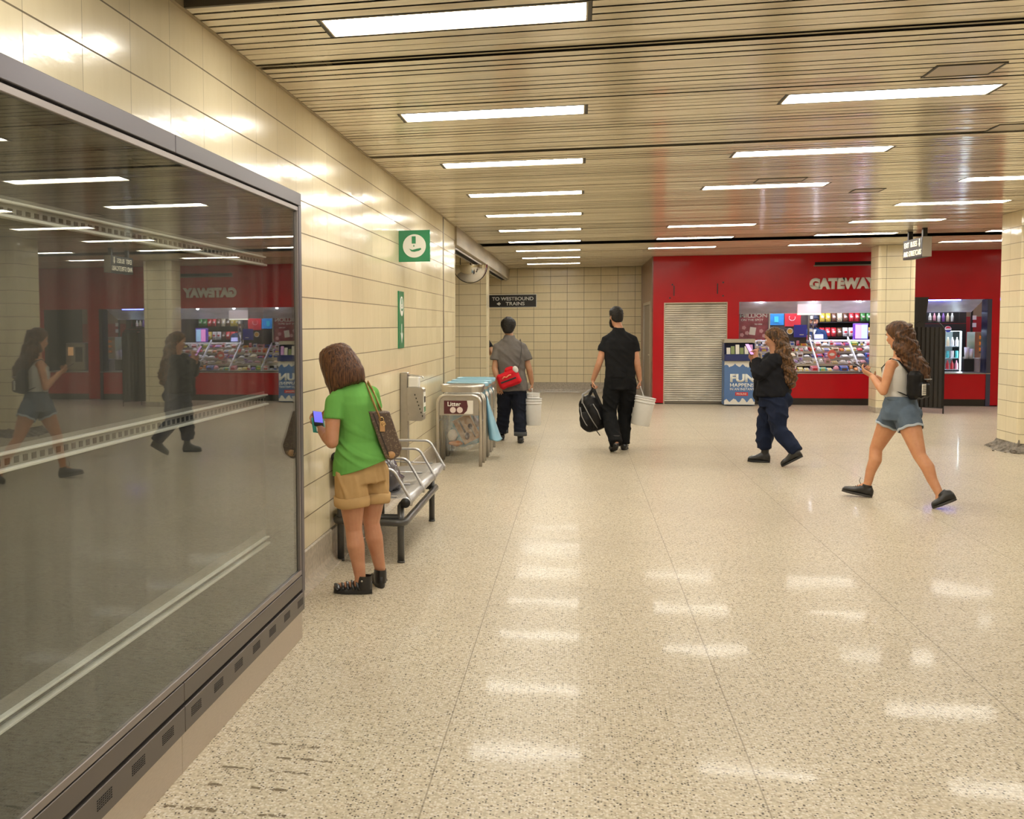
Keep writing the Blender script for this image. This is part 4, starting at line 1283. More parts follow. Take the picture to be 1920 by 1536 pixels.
for z in (.645, .885, 1.13): MB().box((7.10, 23.9, z - .012), (7.82, 24.40, z)).build('shelf', mat('fridge_shelf', (.7, .8, .82), .3), T)
mb = MB(); mb.box((7.08, 23.84, .60), (7.11, 23.86, 1.47)).box((7.82, 23.84, .60), (7.85, 23.86, 1.47)).box((7.11, 23.84, 1.445), (7.82, 23.86, 1.47)).box((7.11, 23.84, .60), (7.82, 23.86, .625)); mb.build('door_frame', m_black, T)
for si, (z, seq) in enumerate(((.645, ('brown', 'purple', 'red', 'pink', 'white', 'red', 'red', 'pink')), (.885, ('white', 'teal', 'white', 'teal', 'white', 'teal', 'white', 'teal')), (1.13, ('teal', 'cream', 'green', 'orange', 'green', 'cream', 'white', 'white')))):
    for i, cn in enumerate(seq):
        b = MB().mat(mat('packet_' + cn, PAL[cn], .3, coat=.4)); b.smooth = True
        h_ = .19 if si != 1 else .15
        if si == 1: b.tube([(0, 0, 0), (0, 0, .005), (0, 0, h_ - .005), (0, 0, h_)], [.026, .03, .03, .024], 12)
        else: b.tube([(0, 0, 0), (0, 0, .006), (0, 0, h_ * .6), (0, 0, h_ * .82), (0, 0, h_)], [.028, .033, .033, .014, .013], 12)
        o = b.build('drink_bottle' if si != 1 else 'drink_can'); o.location = (7.17 + i * .085, 23.97, z)
        tag(o, '%s %s on the %s shelf of the lit fridge' % (cn, 'bottle' if si != 1 else 'can', ('bottom', 'middle', 'top')[si]), 'drink', 'drinks in the lit fridge')
T2 = thing('round_drink_sign', 'round red white and blue drink badge above the fridge door', 'sign', (7.55, 23.83, 1.5))
mb = MB(); disc(mb, (7.55, 23.85, 1.485), .065, .065, 28, 'y', (0, -.01, 0)); mb.build('disc', m_signw, T2)
mb = MB(); mb.prism([(7.55 + .055 * cos(a), 23.84, 1.49 + .055 * sin(a)) for a in [pi * .08 + k * pi * .84 / 10 for k in range(11)]], (0, -.003, 0)); mb.build('red_band', mat('badge_red', (.5, .02, .03), .4), T2)
mb = MB(); mb.prism([(7.55 + .055 * cos(a), 23.84, 1.48 + .055 * sin(a)) for a in [pi * 1.12 + k * pi * .76 / 10 for k in range(11)]], (0, -.003, 0)); mb.build('blue_band', mat('badge_blue', (.03, .06, .35), .4), T2)
T = thing('wall_cabinet', 'dark glass-front cupboard of pale bottles above the fridge', 'cabinet', (7.4, 24.1, 1.6))
MB().box((6.95, 24.02, 1.61), (7.95, 24.06, 1.645)).box((6.95, 24.02, 1.86), (7.95, 24.06, 1.90)).box((6.95, 24.02, 1.645), (6.99, 24.06, 1.86)).box((7.16, 24.02, 1.645), (7.20, 24.06, 1.86)).box((7.82, 24.02, 1.645), (7.95, 24.06, 1.86)).build('frame', m_black, T)
MB().box((6.95, 24.40, 1.61), (7.95, 24.43, 1.9)).box((6.95, 24.06, 1.61), (7.95, 24.40, 1.625)).build('carcass', m_black, T)
MB().box((6.99, 24.07, 1.853), (7.82, 24.09, 1.86)).build('strip_light', m_glowf, T)
for i in range(9):
    b = MB().mat(mat('packet_' + ('white', 'purple', 'cream', 'white', 'pink')[i % 5], (0, 0, 0))); b.smooth = True
    b.tube([(0, 0, 0), (0, 0, .13), (0, 0, .17), (0, 0, .20)], [.032, .032, .014, .014], 12)
    o = b.build('squeeze_bottle'); o.location = (7.05 + i * .086, 24.2, 1.626)
    tag(o, '%s bottle in the dark cupboard above the fridge' % ('white', 'purple', 'cream', 'white', 'pink')[i % 5], 'bottle', 'bottles in the cupboard above the fridge')
for i, z in enumerate((1.68, 1.53)):
    o = MB().box((7.66 + .17, 23.30, z), (7.73 + .17, 23.31, z + .085)).box((7.85, 23.299, z + .02), (7.88, 23.3, z + .06)).build('paper_note', m_signw); tag(o, 'cream paper note right of the fridge, %s one' % ('upper', 'lower')[i], 'note', 'paper notes right of the fridge')
o = MB().box((7.80, 23.31, .60), (7.84, 23.34, 2.0)).build('window_frame_strip', m_black); tag(o, 'black upright strip between fridge and red shop wall', 'post')
T = thing('food_warmer', 'stainless heated cabinet with glowing amber food on its shelves on the right counter', 'warmer', (7.97, 23.05, .92))
MB().box((7.78, 23.0, .92), (7.80, 23.45, 1.43)).box((8.18, 23.0, .92), (8.20, 23.45, 1.43)).box((7.80, 23.0, .92), (8.18, 23.45, 1.02)).box((7.80, 23.0, 1.40), (8.18, 23.45, 1.43)).box((7.80, 23.43, 1.02), (8.18, 23.45, 1.40)).box((7.80, 23.0, 1.02), (7.86, 23.02, 1.40)).build('case', m_steel, T)
m_amber = mat('amber_food_glow', (.60, .20, .04), .5, emit=(.9, .28, .05), es=.35)  # food emits a little light itself, in place of a warmer lamp
for z in (1.04, 1.16, 1.28):
    MB().box((7.86, 23.03, z), (8.17, 23.42, z + .01)).build('shelf', m_steel, T)
    mb = MB(); mb.smooth = True
    for q in range(4): mb.ball((7.90 + q * .075, 23.10, z + .045), (.034, .05, .035), 10, 6)
    mb.build('food', m_amber, T)
MB().box((8.02, 22.995, .94), (8.12, 22.999, 1.01)).build('price_card', mat('card_cream', (.7, .62, .4), .5), T)
o = MB().box((7.72, YS + .35, .60), (8.2, 23.5, .92), .01).build('counter_cabinet', mat('brown_laminate', (.20, .155, .13), .35)); tag(o, 'grey-brown base cabinet under the food warmer', 'cabinet')
T = thing('paper_cups', 'stack of clear cups beside the food warmer', 'cups', (7.68, 22.9, .645))
mb = MB(); mb.smooth = True; mb.tube([(7.68, 22.9, .90), (7.68, 22.9, 1.10)], [.035, .045], 12); mb.tube([(7.60, 22.9, .90), (7.60, 22.9, 1.13)], [.035, .045], 12); mb.build('cup_stack', mat('packet_white', (0, 0, 0)), T)
MB().box((7.54, 22.84, .645), (7.73, 22.96, .90)).build('holder', m_black, T)
# hidden third opening: drink machines seen in the reflection
T = thing('coffee_machine', 'steel drinks machine in the far opening, seen only in the glass reflection', 'machine', (8.7, 22.9, .645))
MB().box((8.45, 22.8, .645), (8.95, 23.2, 1.30), .02).build('body', m_steel, T)
MB().box((8.52, 22.79, .85), (8.70, 22.80, 1.2)).build('front_panel', m_black, T)
MB().box((8.75, 22.79, 1.0), (8.88, 22.80, 1.2)).build('display', mat('warm_glow', (1, .6, .3), .3, emit=(1, .5, .2), es=1.0), T)

# ------------------------------------------------------------------ FUN lottery stand in front of the shop
T = thing('lottery_stand', 'blue lottery display stand printed FUN HAPPENS IN AN INSTANT beside the shutter', 'display stand', (3.14, 22.0, 0))
m_bl = mat('stand_blue', (.085, .17, .36), .4)
m_nv = mat('stand_navy', (.015, .025, .12), .35, coat=.3)
x0, x1, y0, y1 = 2.85, 3.43, 21.78, 22.15
MB().box((x0, y0, .02), (x1, y1, .90), .003).build('pedestal', m_bl, T)
mb = MB()
rj = random.Random(4)
def torn(zb, zt, up, yy):
    top = []
    n = 26
    for i in range(n + 1):
        x = x0 + .001 + (x1 - x0 - .002) * i / n
        z = (zt if up else zb) + rj.uniform(-.018, .018) + .03 * sin(i * .9)
        top.append((x, yy, z))
    if up: pts = [(x0 + .001, yy, zb), (x1 - .001, yy, zb)] + top[::-1]
    else: pts = top + [(x1 - .001, yy, zt), (x0 + .001, yy, zt)]
    mb.prism(pts, (0, -.002, 0))
torn(.03, .115, True, y0); mb.build('torn_paper_print', m_paper, T)
mb = MB(); torn(.80, .895, False, y0); mb.build('torn_paper_print', m_paper, T)
text('lettering', 'FUN', m_signw, T, (3.19, y0, .555), FRONT, .165, .46, .05, .002)
text('lettering', 'HAPPENS', m_signw, T, (3.19, y0, .415), FRONT, .075, .46, .02, .002)
text('lettering', 'IN AN INSTANT', m_signw, T, (3.19, y0, .335), FRONT, .048, .46, .012, .002)
MB().box((3.06, y0 - .002, .205), (3.30, y0 + .001, .275)).build('red_label', mat('label_red', (.62, .03, .03), .4), T)
text('lettering', 'PROLINE', m_signw, T, (3.18, y0 - .002, .24), FRONT, .036, .19, .012, .002)
MB().box((x0 - .008, y0 - .06, .90), (x1 + .008, y1, 1.03), .005).build('tray', m_nv, T)
MB().box((x0, y1 - .05, 1.03), (x1, y1, 1.31)).box((x0, y0 + .08, 1.03), (x0 + .015, y1 - .05, 1.25)).box((x1 - .015, y0 + .08, 1.03), (x1, y1 - .05, 1.25)).build('hood_sides', m_nv, T)
MB().box((x0 - .005, y0 + .06, 1.255), (x1 + .005, y1 + .01, 1.33), .006).build('header', mat('stand_beige', (.42, .37, .28), .4), T)
for i in range(6):
    x = x0 + .04 + i * .085
    b = MB().mat((m_paper, mat('leaf_green', (.22, .27, .10), .5), m_paper, mat('leaf_green', (0, 0, 0)), m_paper, mat('leaflet_pink', (.6, .3, .6), .4))[i])  # the last leaflet is plain pink, without emission
    b.box((x, y0 + .02 + .02 * (i % 2), 1.03), (x + .07, y0 + .03 + .02 * (i % 2), 1.16 + .03 * (i % 3)), rot=Matrix.Rotation(R(-10), 3, 'X'))
    o = b.build('lottery_leaflet'); tag(o, '%s leaflet pile, %s from the left in the lottery stand tray' % (('white', 'green', 'white', 'green', 'white', 'pink')[i], ORDN[i]), 'leaflet', 'leaflets in the lottery stand')

# ------------------------------------------------------------------ black folding screen and leaf beside the pillar
m_screen = mat('black_screen_fabric', (.022, .017, .012), .6, var=.3, vscale=60, bump=.002, bscale=160)
T = thing('folding_screen', 'black freestanding fabric screen with arched tube top between pillar and counter', 'screen', (6.2, 20.4, 0))
xa, xb, ya_, yb_ = 5.99, 6.385, 20.72, 20.32
N = 14
mb = MB()
f, g = [], []
for i in range(N + 1):
    t_ = i / N
    o_ = .012 * (1 if i % 2 else -1)
    f.append(Vector((xa + (xb - xa) * t_ + o_ * .7, ya_ + (yb_ - ya_) * t_ + o_ * .7, .0)))
for i in range(N):
    a, b = f[i], f[i + 1]
    mb.add([a + Vector((0, 0, .10)), b + Vector((0, 0, .10)), b + Vector((0, 0, 1.55)), a + Vector((0, 0, 1.55)), a + Vector((.006, .006, .10)), b + Vector((.006, .006, .10)), b + Vector((.006, .006, 1.55)), a + Vector((.006, .006, 1.55))],
           [(0, 1, 2, 3), (4, 5, 6, 7), (3, 2, 6, 7), (0, 1, 5, 4)])
mb.build('fabric', m_screen, T)
mb = MB(); mb.smooth = True
A = Vector((xa, ya_, 0)); Bv = Vector((xb, yb_, 0)); Z = Vector((0, 0, 1))
mb.tube(round_path([A + Z * .10, A + Z * 1.56 , A.lerp(Bv, .15) + Z * 1.66, A.lerp(Bv, .75) + Z * 1.66, Bv + Z * 1.53, Bv + Z * 0.0], .10, 5), .011, 8)
mb.tube([A + Z * .10, Bv + Z * .10], .009, 8); mb.build('tube_frame', m_black, T)
for nm, q in (('foot', A.lerp(Bv, .30)),):
    mb = MB(); mb.smooth = True; mb.tube([q + Vector((0, .0, .10)), q + Vector((.03, .10, .0))], .010, 8); mb.build(nm, m_black, T)
mb = MB()
xl = 6.335
mb.add([(6.30, 21.88, .03), (6.44, 21.92, .03), (6.50, 21.93, 1.25), (6.60, 21.95, 2.12), (6.30, 21.88, 2.12), (6.30, 21.91, .03), (6.44, 21.95, .03), (6.50, 21.96, 1.25), (6.60, 21.98, 2.12), (6.30, 21.91, 2.12)],
       [(0, 1, 2, 3, 4), (9, 8, 7, 6, 5), (0, 5, 6, 1), (1, 6, 7, 2), (2, 7, 8, 3), (3, 8, 9, 4), (4, 9, 5, 0)])
o = mb.build('door_leaf', m_screen); tag(o, 'tall dark flared panel standing between the pillar and the fridge opening', 'panel')
# ------------------------------------------------------------------ people: one continuous body mesh each, clothing and hair as children
V3 = Vector


def skin_mat(name, col):
    if name in MATS: return MATS[name]
    t = NT(name)
    P = t.obj()
    nz = t.noise(P, 14, 4, .6)
    c = t.mix(t.ramp(nz.outputs['Fac'], [(.35, 0.0), (.7, .5)]), c4(col), (col[0] * .80, col[1] * .62, col[2] * .55, 1))
    t.l(c, t.b.inputs['Base Color'])
    t.b.inputs['Roughness'].default_value = .48
    t.b.inputs['Subsurface Weight'].default_value = .08
    t.b.inputs['Subsurface Radius'].default_value = (.012, .004, .002)
    n2 = t.noise(P, 220, 2)
    t.l(t.bump(n2.outputs['Fac'], 1.0, .0004), t.b.inputs['Normal'])
    MATS[name] = t.m
    return t.m


def cloth_mat(name, col, rough=.85, wv=500, var=.25, fold=.0):
    if name in MATS: return MATS[name]
    t = NT(name)
    P = t.obj()
    nz = t.noise(P, 6, 4, .6)
    k = t.ramp(nz.outputs['Fac'], [(.3, 1 - var), (.7, 1.0)])
    q = t.n('ShaderNodeMix', data_type='RGBA', blend_type='MULTIPLY'); q.inputs[0].default_value = 1; q.inputs[6].default_value = c4(col); t.l(k, q.inputs[7])
    t.l(q.outputs[2], t.b.inputs['Base Color'])
    t.b.inputs['Roughness'].default_value = rough
    t.b.inputs['Specular IOR Level'].default_value = .18
    n2 = t.noise(P, wv, 2)
    t.l(t.bump(n2.outputs['Fac'], 1.0, .0006), t.b.inputs['Normal'])
    MATS[name] = t.m
    return t.m


def hair_mat(name, c0, c1, sc=(60, 60, 5)):
    if name in MATS: return MATS[name]
    t = NT(name)
    P = t.obj()
    nz = t.noise(t.scaled(P, sc), 1.6, 5, .65, .4)
    c = t.mix(t.ramp(nz.outputs['Fac'], [(.38, 0.0), (.66, 1.0)]), c4(c0), c4(c1))
    t.l(c, t.b.inputs['Base Color'])
    t.b.inputs['Roughness'].default_value = .45
    t.b.inputs['Specular IOR Level'].default_value = .28
    t.l(t.bump(nz.outputs['Fac'], 1.0, .006), t.b.inputs['Normal'])
    MATS[name] = t.m
    return t.m


def seg(mb, a, b, ra, rb, n=16, flat=None):
    mb.tube([a, b], [ra, rb], n)


def limb(mb, pts, rs, start=True, end=True, n=16):
    pts = [V3(p) for p in pts]
    for i in range(len(pts) - 1):
        mb.tube([pts[i], pts[i + 1]], [rs[i], rs[i + 1]], n)
    for i, p in enumerate(pts):
        if (i == 0 and not start) or (i == len(pts) - 1 and not end): continue
        mb.ball(p, rs[i] * 1.0, n, 10)


def ell_rings(mb, rows, n=28):
    # rows: (centre, rx, ry, yaw, pitch)
    rs = []
    for c, rx, ry, yaw, pitch in rows:
        m = Matrix.Rotation(yaw, 3, 'Z') @ Matrix.Rotation(pitch, 3, 'X')
        ring = []
        for k in range(n):
            a = 2 * pi * k / n
            ca, sa = cos(a), sin(a)
            e = .86
            x = rx * (abs(ca) ** e) * (1 if ca >= 0 else -1)
            y = ry * (abs(sa) ** e) * (1 if sa >= 0 else -1)
            ring.append(V3(c) + m @ V3((x, y, 0)))
        rs.append(ring)
    mb.rings(rs)


def solidify(mb, name, mt, parent, vox=.007, smooth=6, wr=None, cuts=(), sm=.5):
    me = bpy.data.meshes.new(name)
    me.from_pydata(mb.v, [], mb.f)
    bm = bmesh.new(); bm.from_mesh(me)
    bmesh.ops.recalc_face_normals(bm, faces=bm.faces); bm.to_mesh(me); bm.free()
    o = bpy.data.objects.new(name, me); COL.objects.link(o)
    md = o.modifiers.new('r', 'REMESH'); md.mode = 'VOXEL'; md.voxel_size = vox; md.use_smooth_shade = True
    if smooth:
        s_ = o.modifiers.new('s', 'SMOOTH'); s_.factor = sm; s_.iterations = smooth
    dg = bpy.context.evaluated_depsgraph_get(); dg.update()
    m2 = bpy.data.meshes.new_from_object(o.evaluated_get(dg))
    bpy.data.objects.remove(o)
    bm = bmesh.new(); bm.from_mesh(m2)
    if wr is not None:
        bm.normal_update()
        for v in bm.verts:
            d = wr(v.co)
            if d: v.co += v.normal * d
    for co, no in cuts:
        g = bmesh.ops.bisect_plane(bm, geom=bm.verts[:] + bm.edges[:] + bm.faces[:], plane_co=co, plane_no=no, clear_outer=True)
        ed = [e for e in g['geom_cut'] if isinstance(e, bmesh.types.BMEdge)]
        if ed: bmesh.ops.contextual_create(bm, geom=ed)
    bm.to_mesh(m2); bm.free()
    m2.name = name
    for p in m2.polygons: p.use_smooth = True
    m2.materials.clear()
    return link_mesh(name, m2, mt, parent, True)


def fbm(p, s):
    return noise.noise(V3((p[0] * s[0], p[1] * s[1], p[2] * s[2])))


def ridged(p, s, off=0.0):
    q = noise.noise(V3((p[0] * s[0] + off, p[1] * s[1] - off, p[2] * s[2] + off * 2)))
    return 1 - abs(q) * 2.2


def hand(mb, wrist, direc, palm, curl=.5, left=True, sc=1.0, spread=.10, point=None):
    # direc: from wrist to knuckles; palm: direction the palm faces
    w_ = V3(wrist); d = V3(direc).normalized(); pn = V3(palm); pn = (pn - d * pn.dot(d)).normalized()
    side = d.cross(pn).normalized()
    if not left: side = -side           # side points to the thumb
    k = [w_ + d * .085 * sc + side * s_ * sc for s_ in (.030, .010, -.011, -.030)]
    base = w_ + d * .015 * sc
    for q, s_ in zip(k, (.018, .006, -.008, -.018)):
        mb.tube([base + side * s_ * sc, q], [.0155 * sc, .0115 * sc], 10); mb.ball(q, .0115 * sc, 10, 8); mb.ball(base + side * s_ * sc, .0155 * sc, 10, 8)
    lens = ((.040, .026, .020), (.045, .029, .021), (.041, .027, .020), (.032, .020, .017))
    for i, (q, ls) in enumerate(zip(k, lens)):
        a = 0.0
        p = q
        dd = (d + side * (1.5 - i) * spread).normalized()
        cr = curl if not isinstance(curl, (list, tuple)) else curl[i]
        r0 = .0092 * sc if i < 3 else .008 * sc
        for j, l_ in enumerate(ls):
            a += cr * (.9 if j == 0 else 1.1)
            nd = dd * cos(a) + pn * sin(a)
            p2 = p + nd * l_ * sc
            mb.tube([p, p2], [r0, r0 * .92], 8); mb.ball(p2, r0 * .95, 8, 6)
            r0 *= .92; p = p2
    # thumb leaves the side of the palm near its base
    p = base + side * .020 * sc + d * .012 * sc
    td = (d * .55 + side * .75 + pn * .35).normalized()
    r0 = .0125 * sc
    for j, l_ in enumerate((.040, .030, .024)):
        p2 = p + td * l_ * sc
        mb.tube([p, p2], [r0, r0 * .88], 8); mb.ball(p2, r0 * .88, 8, 6)
        r0 *= .88; p = p2
        td = (td * .8 + d * .35 + pn * .25 * (1 + curl if not isinstance(curl, (list, tuple)) else 1.3)).normalized()


def head_geo(mb, c, yaw, pitch=0.0, roll=0.0, s=1.0):
    # yaw 0: face looks along local +y ; pitch > 0 looks down
    m = Matrix.Rotation(yaw, 3, 'Z') @ Matrix.Rotation(-pitch, 3, 'X') @ Matrix.Rotation(roll, 3, 'Y')
    c = V3(c)
    rows = [(-.118, .050, .026, .028), (-.105, .034, .040, .046), (-.080, .020, .056, .064), (-.045, .008, .066, .080), (-.005, .004, .072, .090), (.035, -.002, .076, .096), (.075, -.006, .070, .090), (.105, -.010, .050, .066), (.122, -.012, .022, .030)]
    rs = []
    for z, yo, rx, ry in rows:
        rs.append([c + m @ (V3((rx * cos(2 * pi * k / 24), yo + ry * sin(2 * pi * k / 24), z)) * s) for k in range(24)])
    mb.rings(rs)
    f = lambda x, y, z: c + m @ (V3((x, y, z)) * s)
    # brow, nose, lips, chin, ears
    mb.tube([f(0, .080, .020), f(0, .100, -.022)], [.009 * s, .013 * s], 8); mb.ball(f(0, .101, -.025), .0135 * s, 8, 6)
    for q in (-1, 1):
        mb.ball(f(q * .012, .094, -.027), .009 * s, 8, 6)
        mb.ball(f(q * .028, .080, .026), (.020 * s, .010 * s, .008 * s), 8, 6)
        mb.ball(f(q * .040, .066, -.018), (.020 * s, .014 * s, .018 * s), 8, 6)
        er = Matrix.Rotation(yaw + q * .35, 3, 'Z')
        mb.ball(f(q * .076, -.006, -.006), (.008 * s, .019 * s, .032 * s), 10, 8, er)
        mb.ball(f(q * .080, -.014, .008), (.006 * s, .016 * s, .018 * s), 8, 6, er)
    mb.ball(f(0, .086, -.052), (.022 * s, .010 * s, .007 * s), 10, 6); mb.ball(f(0, .084, -.064), (.018 * s, .010 * s, .006 * s), 10, 6)
    mb.ball(f(0, .070, -.098), .018 * s, 10, 6)
    return m, f


def face_bits(f, s, parent, m_eye=None):
    for q in (-1, 1):
        b = MB(); b.smooth = True
        b.mat(mat('eye_white', (.75, .73, .70), .2)); b.ball(f(q * .030, .0800, .005), .0115 * s, 12, 8)
        b.mat(mat('iris_dark', (.03, .018, .010), .15)); b.ball(f(q * .030, .0880, .005), .0055 * s, 10, 6)
        b.build('eye', None, parent, True)
    b = MB(); b.smooth = True
    for q in (-1, 1): b.tube([f(q * .014, .0935, .024), f(q * .030, .0925, .029), f(q * .048, .079, .024)], [.003, .0038, .002], 6)
    b.build('eyebrow', mat('brow_hair', (.03, .02, .012), .7), parent, True)
    b = MB(); b.smooth = True
    b.tube([f(-.020, .088, -.058), f(0, .0965, -.056), f(.020, .088, -.058)], [.003, .0065, .003], 8); b.build('lips', mat('lip', (.42, .16, .13), .4), parent, True)


def shoe(name, heel, toe, mt, sole, parent, h=.075, wdt=.045, ankle=None, heel_h=.0, wedge=0.0, boot=0.0):
    # heel, toe: ground points (or raised) of the sole
    heel = V3(heel); toe = V3(toe)
    d = toe - heel; L = d.length; d.normalize()
    side = d.cross(V3((0, 0, 1))).normalized(); up = side.cross(d).normalized()
    mb = MB()
    rows = [(-.03, .55, .50, .70), (.05, .86, .62, 1.15), (.22, .90, .58, 1.30), (.38, .92, .40, 1.18), (.52, .98, .30, .92), (.66, 1.04, .30, .74), (.84, 1.02, .24, .62), (.95, .78, .18, .50), (1.01, .38, .10, .28)]
    rs = []
    for t, ww, c_, hh in rows:
        ctr = heel + d * L * t + up * (h * hh * .5 + .012)
        rs.append([ctr + side * wdt * ww * cos(2 * pi * k / 16) + up * (h * hh * .5) * sin(2 * pi * k / 16) for k in range(16)])
    mb.rings(rs)
    if boot > 0:
        a = heel + d * L * .24 + up * .03; ax = V3(ankle) if ankle is not None else a + up * boot
        mb.tube([a, a.lerp(ax, .5), ax], [wdt * .95, wdt * .9, wdt * .95], 16)
    o = solidify(mb, name, mt, parent, .0055, 5)
    rs = []
    for z0, sc_ in ((0, 1.0), (.004, 1.03), (.016, 1.03), (.020, .98)):
        ring = []
        for k in range(24):
            a = 2 * pi * k / 24
            t = .5 + .52 * cos(a)
            ww = wdt * sc_ * (1.0 if t > .5 else .82) * sin(a)
            ring.append(heel + d * L * t + side * ww + up * (z0 + (0 if z0 == 0 else 0)))
        rs.append(ring)
    mb = MB()
    mb.rings(rs)
    mb.build('sole', sole, o, True)
    return o


m_blackfab = cloth_mat('black_cotton', (.010, .010, .011), .85)
m_blackden = cloth_mat('black_canvas', (.008, .008, .009), .8)
m_shoe = mat('black_shoe_leather', (.012, .011, .011), .38, coat=.2)
m_sole = mat('shoe_sole_dark', (.020, .019, .018), .6)

# ================================================================== woman in green
G = thing('person', 'woman with brown bob, green T-shirt and tan shorts, looking at a phone by the bench', 'person', (-1.31, 6.25, 0), R(11.84))
SK = skin_mat('skin_tan', (.52, .255, .145))
A = R(38)     # body turned to her left of straight away
pel, wai, che, nck = V3((.005, 0, .765)), V3((-.005, .015, .955)), V3((-.025, .02, 1.165)), V3((-.062, .03, 1.305))
shL, elL, wrL = V3((-.160, -.090, 1.180)), V3((-.172, -.13, .945)), V3((-.245, .065, 1.000))
shR, elR, wrR = V3((.070, .14, 1.215)), V3((.10, .30, .99)), V3((-.13, .30, 1.03))
hL, kL, aL = V3((-.062, -.065, .735)), V3((-.045, -.055, .395)), V3((-.005, -.055, .085))
hR, kR, aR = V3((.085, .07, .74)), V3((.065, .075, .415)), V3((.122, .110, .095))
mb = MB()
ell_rings(mb, [(pel + V3((0, 0, -.06)), .150, .110, A, 0), (pel, .150, .110, A, 0), (wai, .120, .088, A, 0), (che, .150, .105, A, 0), (che + V3((-.012, 0, .08)), .140, .085, A, .1), (nck + V3((0, 0, -.03)), .07, .06, A, .2)])
hc = V3((-.140, .045, 1.400))
limb(mb, [nck + V3((.0, 0, -.04)), nck + V3((-.04, .01, .04)), hc + V3((.01, -.005, -.03))], [.052, .047, .047])
mH, fH = head_geo(mb, hc, R(62), R(38), 0, 1.0)
limb(mb, [shL, elL, wrL], [.050, .041, .026])
limb(mb, [shL.lerp(elL, .2), shL.lerp(elL, .6)], [.048, .046])
limb(mb, [elL.lerp(wrL, .08), elL.lerp(wrL, .35), wrL], [.040, .041, .026])
limb(mb, [shR, elR, wrR], [.048, .040, .026])
limb(mb, [shL, che + V3((0, 0, .05)), shR], [.050, .06, .048])
for h_, k_, a_, dx in ((hL, kL, aL, -1), (hR, kR, aR, 1)):
    limb(mb, [h_, h_.lerp(k_, .55), k_], [.086, .076, .052])
    cv = k_.lerp(a_, .30) + V3((0, -.012, 0))
    limb(mb, [k_, cv, k_.lerp(a_, .62), a_], [.051, .056, .044, .033])
limb(mb, [aL, V3((-.02, -.04, .04)), V3((-.15, -.02, .028))], [.034, .036, .024])
limb(mb, [aR, V3((.125, .10, .05)), V3((.10, .24, .028))], [.034, .036, .024])
hand(mb, wrL, (-.45, .55, .35), (-.2, .5, .6), .55, True, .92)
hand(mb, wrR, (-1, .0, .1), (0, -.3, 1), .7, False, .92)
body = solidify(mb, 'body', SK, G, .0052, 3)
face_bits(fH, 1.0, body)
# T-shirt
m_gsh = cloth_mat('green_jersey', (.150, .40, .085), .9, 700, .12)
mb = MB()
hemc = V3((-.005, 0, .79))
ell_rings(mb, [(pel + V3((0, 0, -.08)), .186, .150, A, 0), (pel + V3((0, 0, .03)), .182, .146, A, 0), (pel + V3((0, 0, .10)), .172, .136, A, 0), (wai + V3((0, 0, -.02)), .145, .116, A, 0), (wai + V3((0, 0, .08)), .145, .115, A, 0), (che, .160, .122, A, 0), (che + V3((-.01, 0, .06)), .145, .110, A, .1), (che + V3((-.022, .005, .105)), .118, .090, A, .15), (nck + V3((.005, 0, .0)), .082, .072, A, .2), (nck + V3((-.012, 0, .040)), .064, .058, A, .25)])
for s_, e_ in ((shL, elL), (shR, elR)):
    d = (e_ - s_)
    limb(mb, [s_, s_ + d * .18, s_ + d * .42], [.055, .057, .060], True, False)
    limb(mb, [s_, che + V3((0, 0, .045))], [.055, .075]); limb(mb, [s_ + V3((0, 0, .002)), nck + V3((0, 0, -.02))], [.050, .055])


def wr_shirt(p):
    z = p.z
    lo = max(0, min(1, (1.12 - z) / .2)) * max(0, min(1, (z - .80) / .06 + .3))
    q = ridged(p + V3((0, 0, p.x * .55 - p.y * .2)), (2.2, 2.2, 15), 1.3)
    return lo * max(0, q - .25) * .013 - lo * .003 + fbm(p, (7, 7, 7)) * .004


shirt = solidify(mb, 'green_tshirt', m_gsh, G, .006, 7, wr_shirt, [(V3((-.165, 0, .728)), V3((.30, 0, -1)).normalized())])
mb = MB(); mb.smooth = True
def skew(c, rx, ry, z): return None
# rolled shorts
m_tan = cloth_mat('tan_cotton_twill', (.52, .33, .145), .85, 600, .18)
mb = MB()
ell_rings(mb, [(pel + V3((0, 0, -.08)), .172, .128, A, 0), (pel + V3((0, 0, -.02)), .168, .126, A, 0), (pel + V3((0, 0, .05)), .158, .120, A, 0), (pel + V3((0, 0, .09)), .145, .108, A, 0)])
for h_, k_, zc in ((hL, kL, .545), (hR, kR, .550)):
    t = (h_.z - zc) / (h_.z - k_.z); e_ = h_.lerp(k_, t)
    limb(mb, [h_ + V3((0, 0, -.01)), h_.lerp(k_, t * .5), e_], [.097, .105, .102], True, False)


def wr_shorts(p):
    q = ridged(p + V3((0, 0, p.x * .9)), (8, 8, 4.5), 3.1)
    return max(0, q - .35) * .011 - .003 + fbm(p, (9, 9, 9)) * .004


shorts = solidify(mb, 'tan_shorts', m_tan, G, .006, 6, wr_shorts)
for h_, k_, zc in ((hL, kL, .545), (hR, kR, .550)):
    t = (h_.z - zc) / (h_.z - k_.z); e_ = h_.lerp(k_, t); d = (k_ - h_).normalized()
    mb = MB(); mb.smooth = True
    x_, y_ = frame_of(d)
    rs = []
    for q, r_ in ((-.062, .104), (-.060, .113), (-.02, .114), (-.004, .112), (.002, .106), (-.001, .094)):
        rs.append([e_ + d * q + x_ * (r_ + .002 * sin(5 * a)) * cos(a) + y_ * r_ * .98 * sin(a) + V3((0, 0, .003 * sin(3 * a))) for a in [2 * pi * i / 32 for i in range(32)]])
    mb.rings(rs, False); mb.build('rolled_cuff', m_tan, shorts, True)
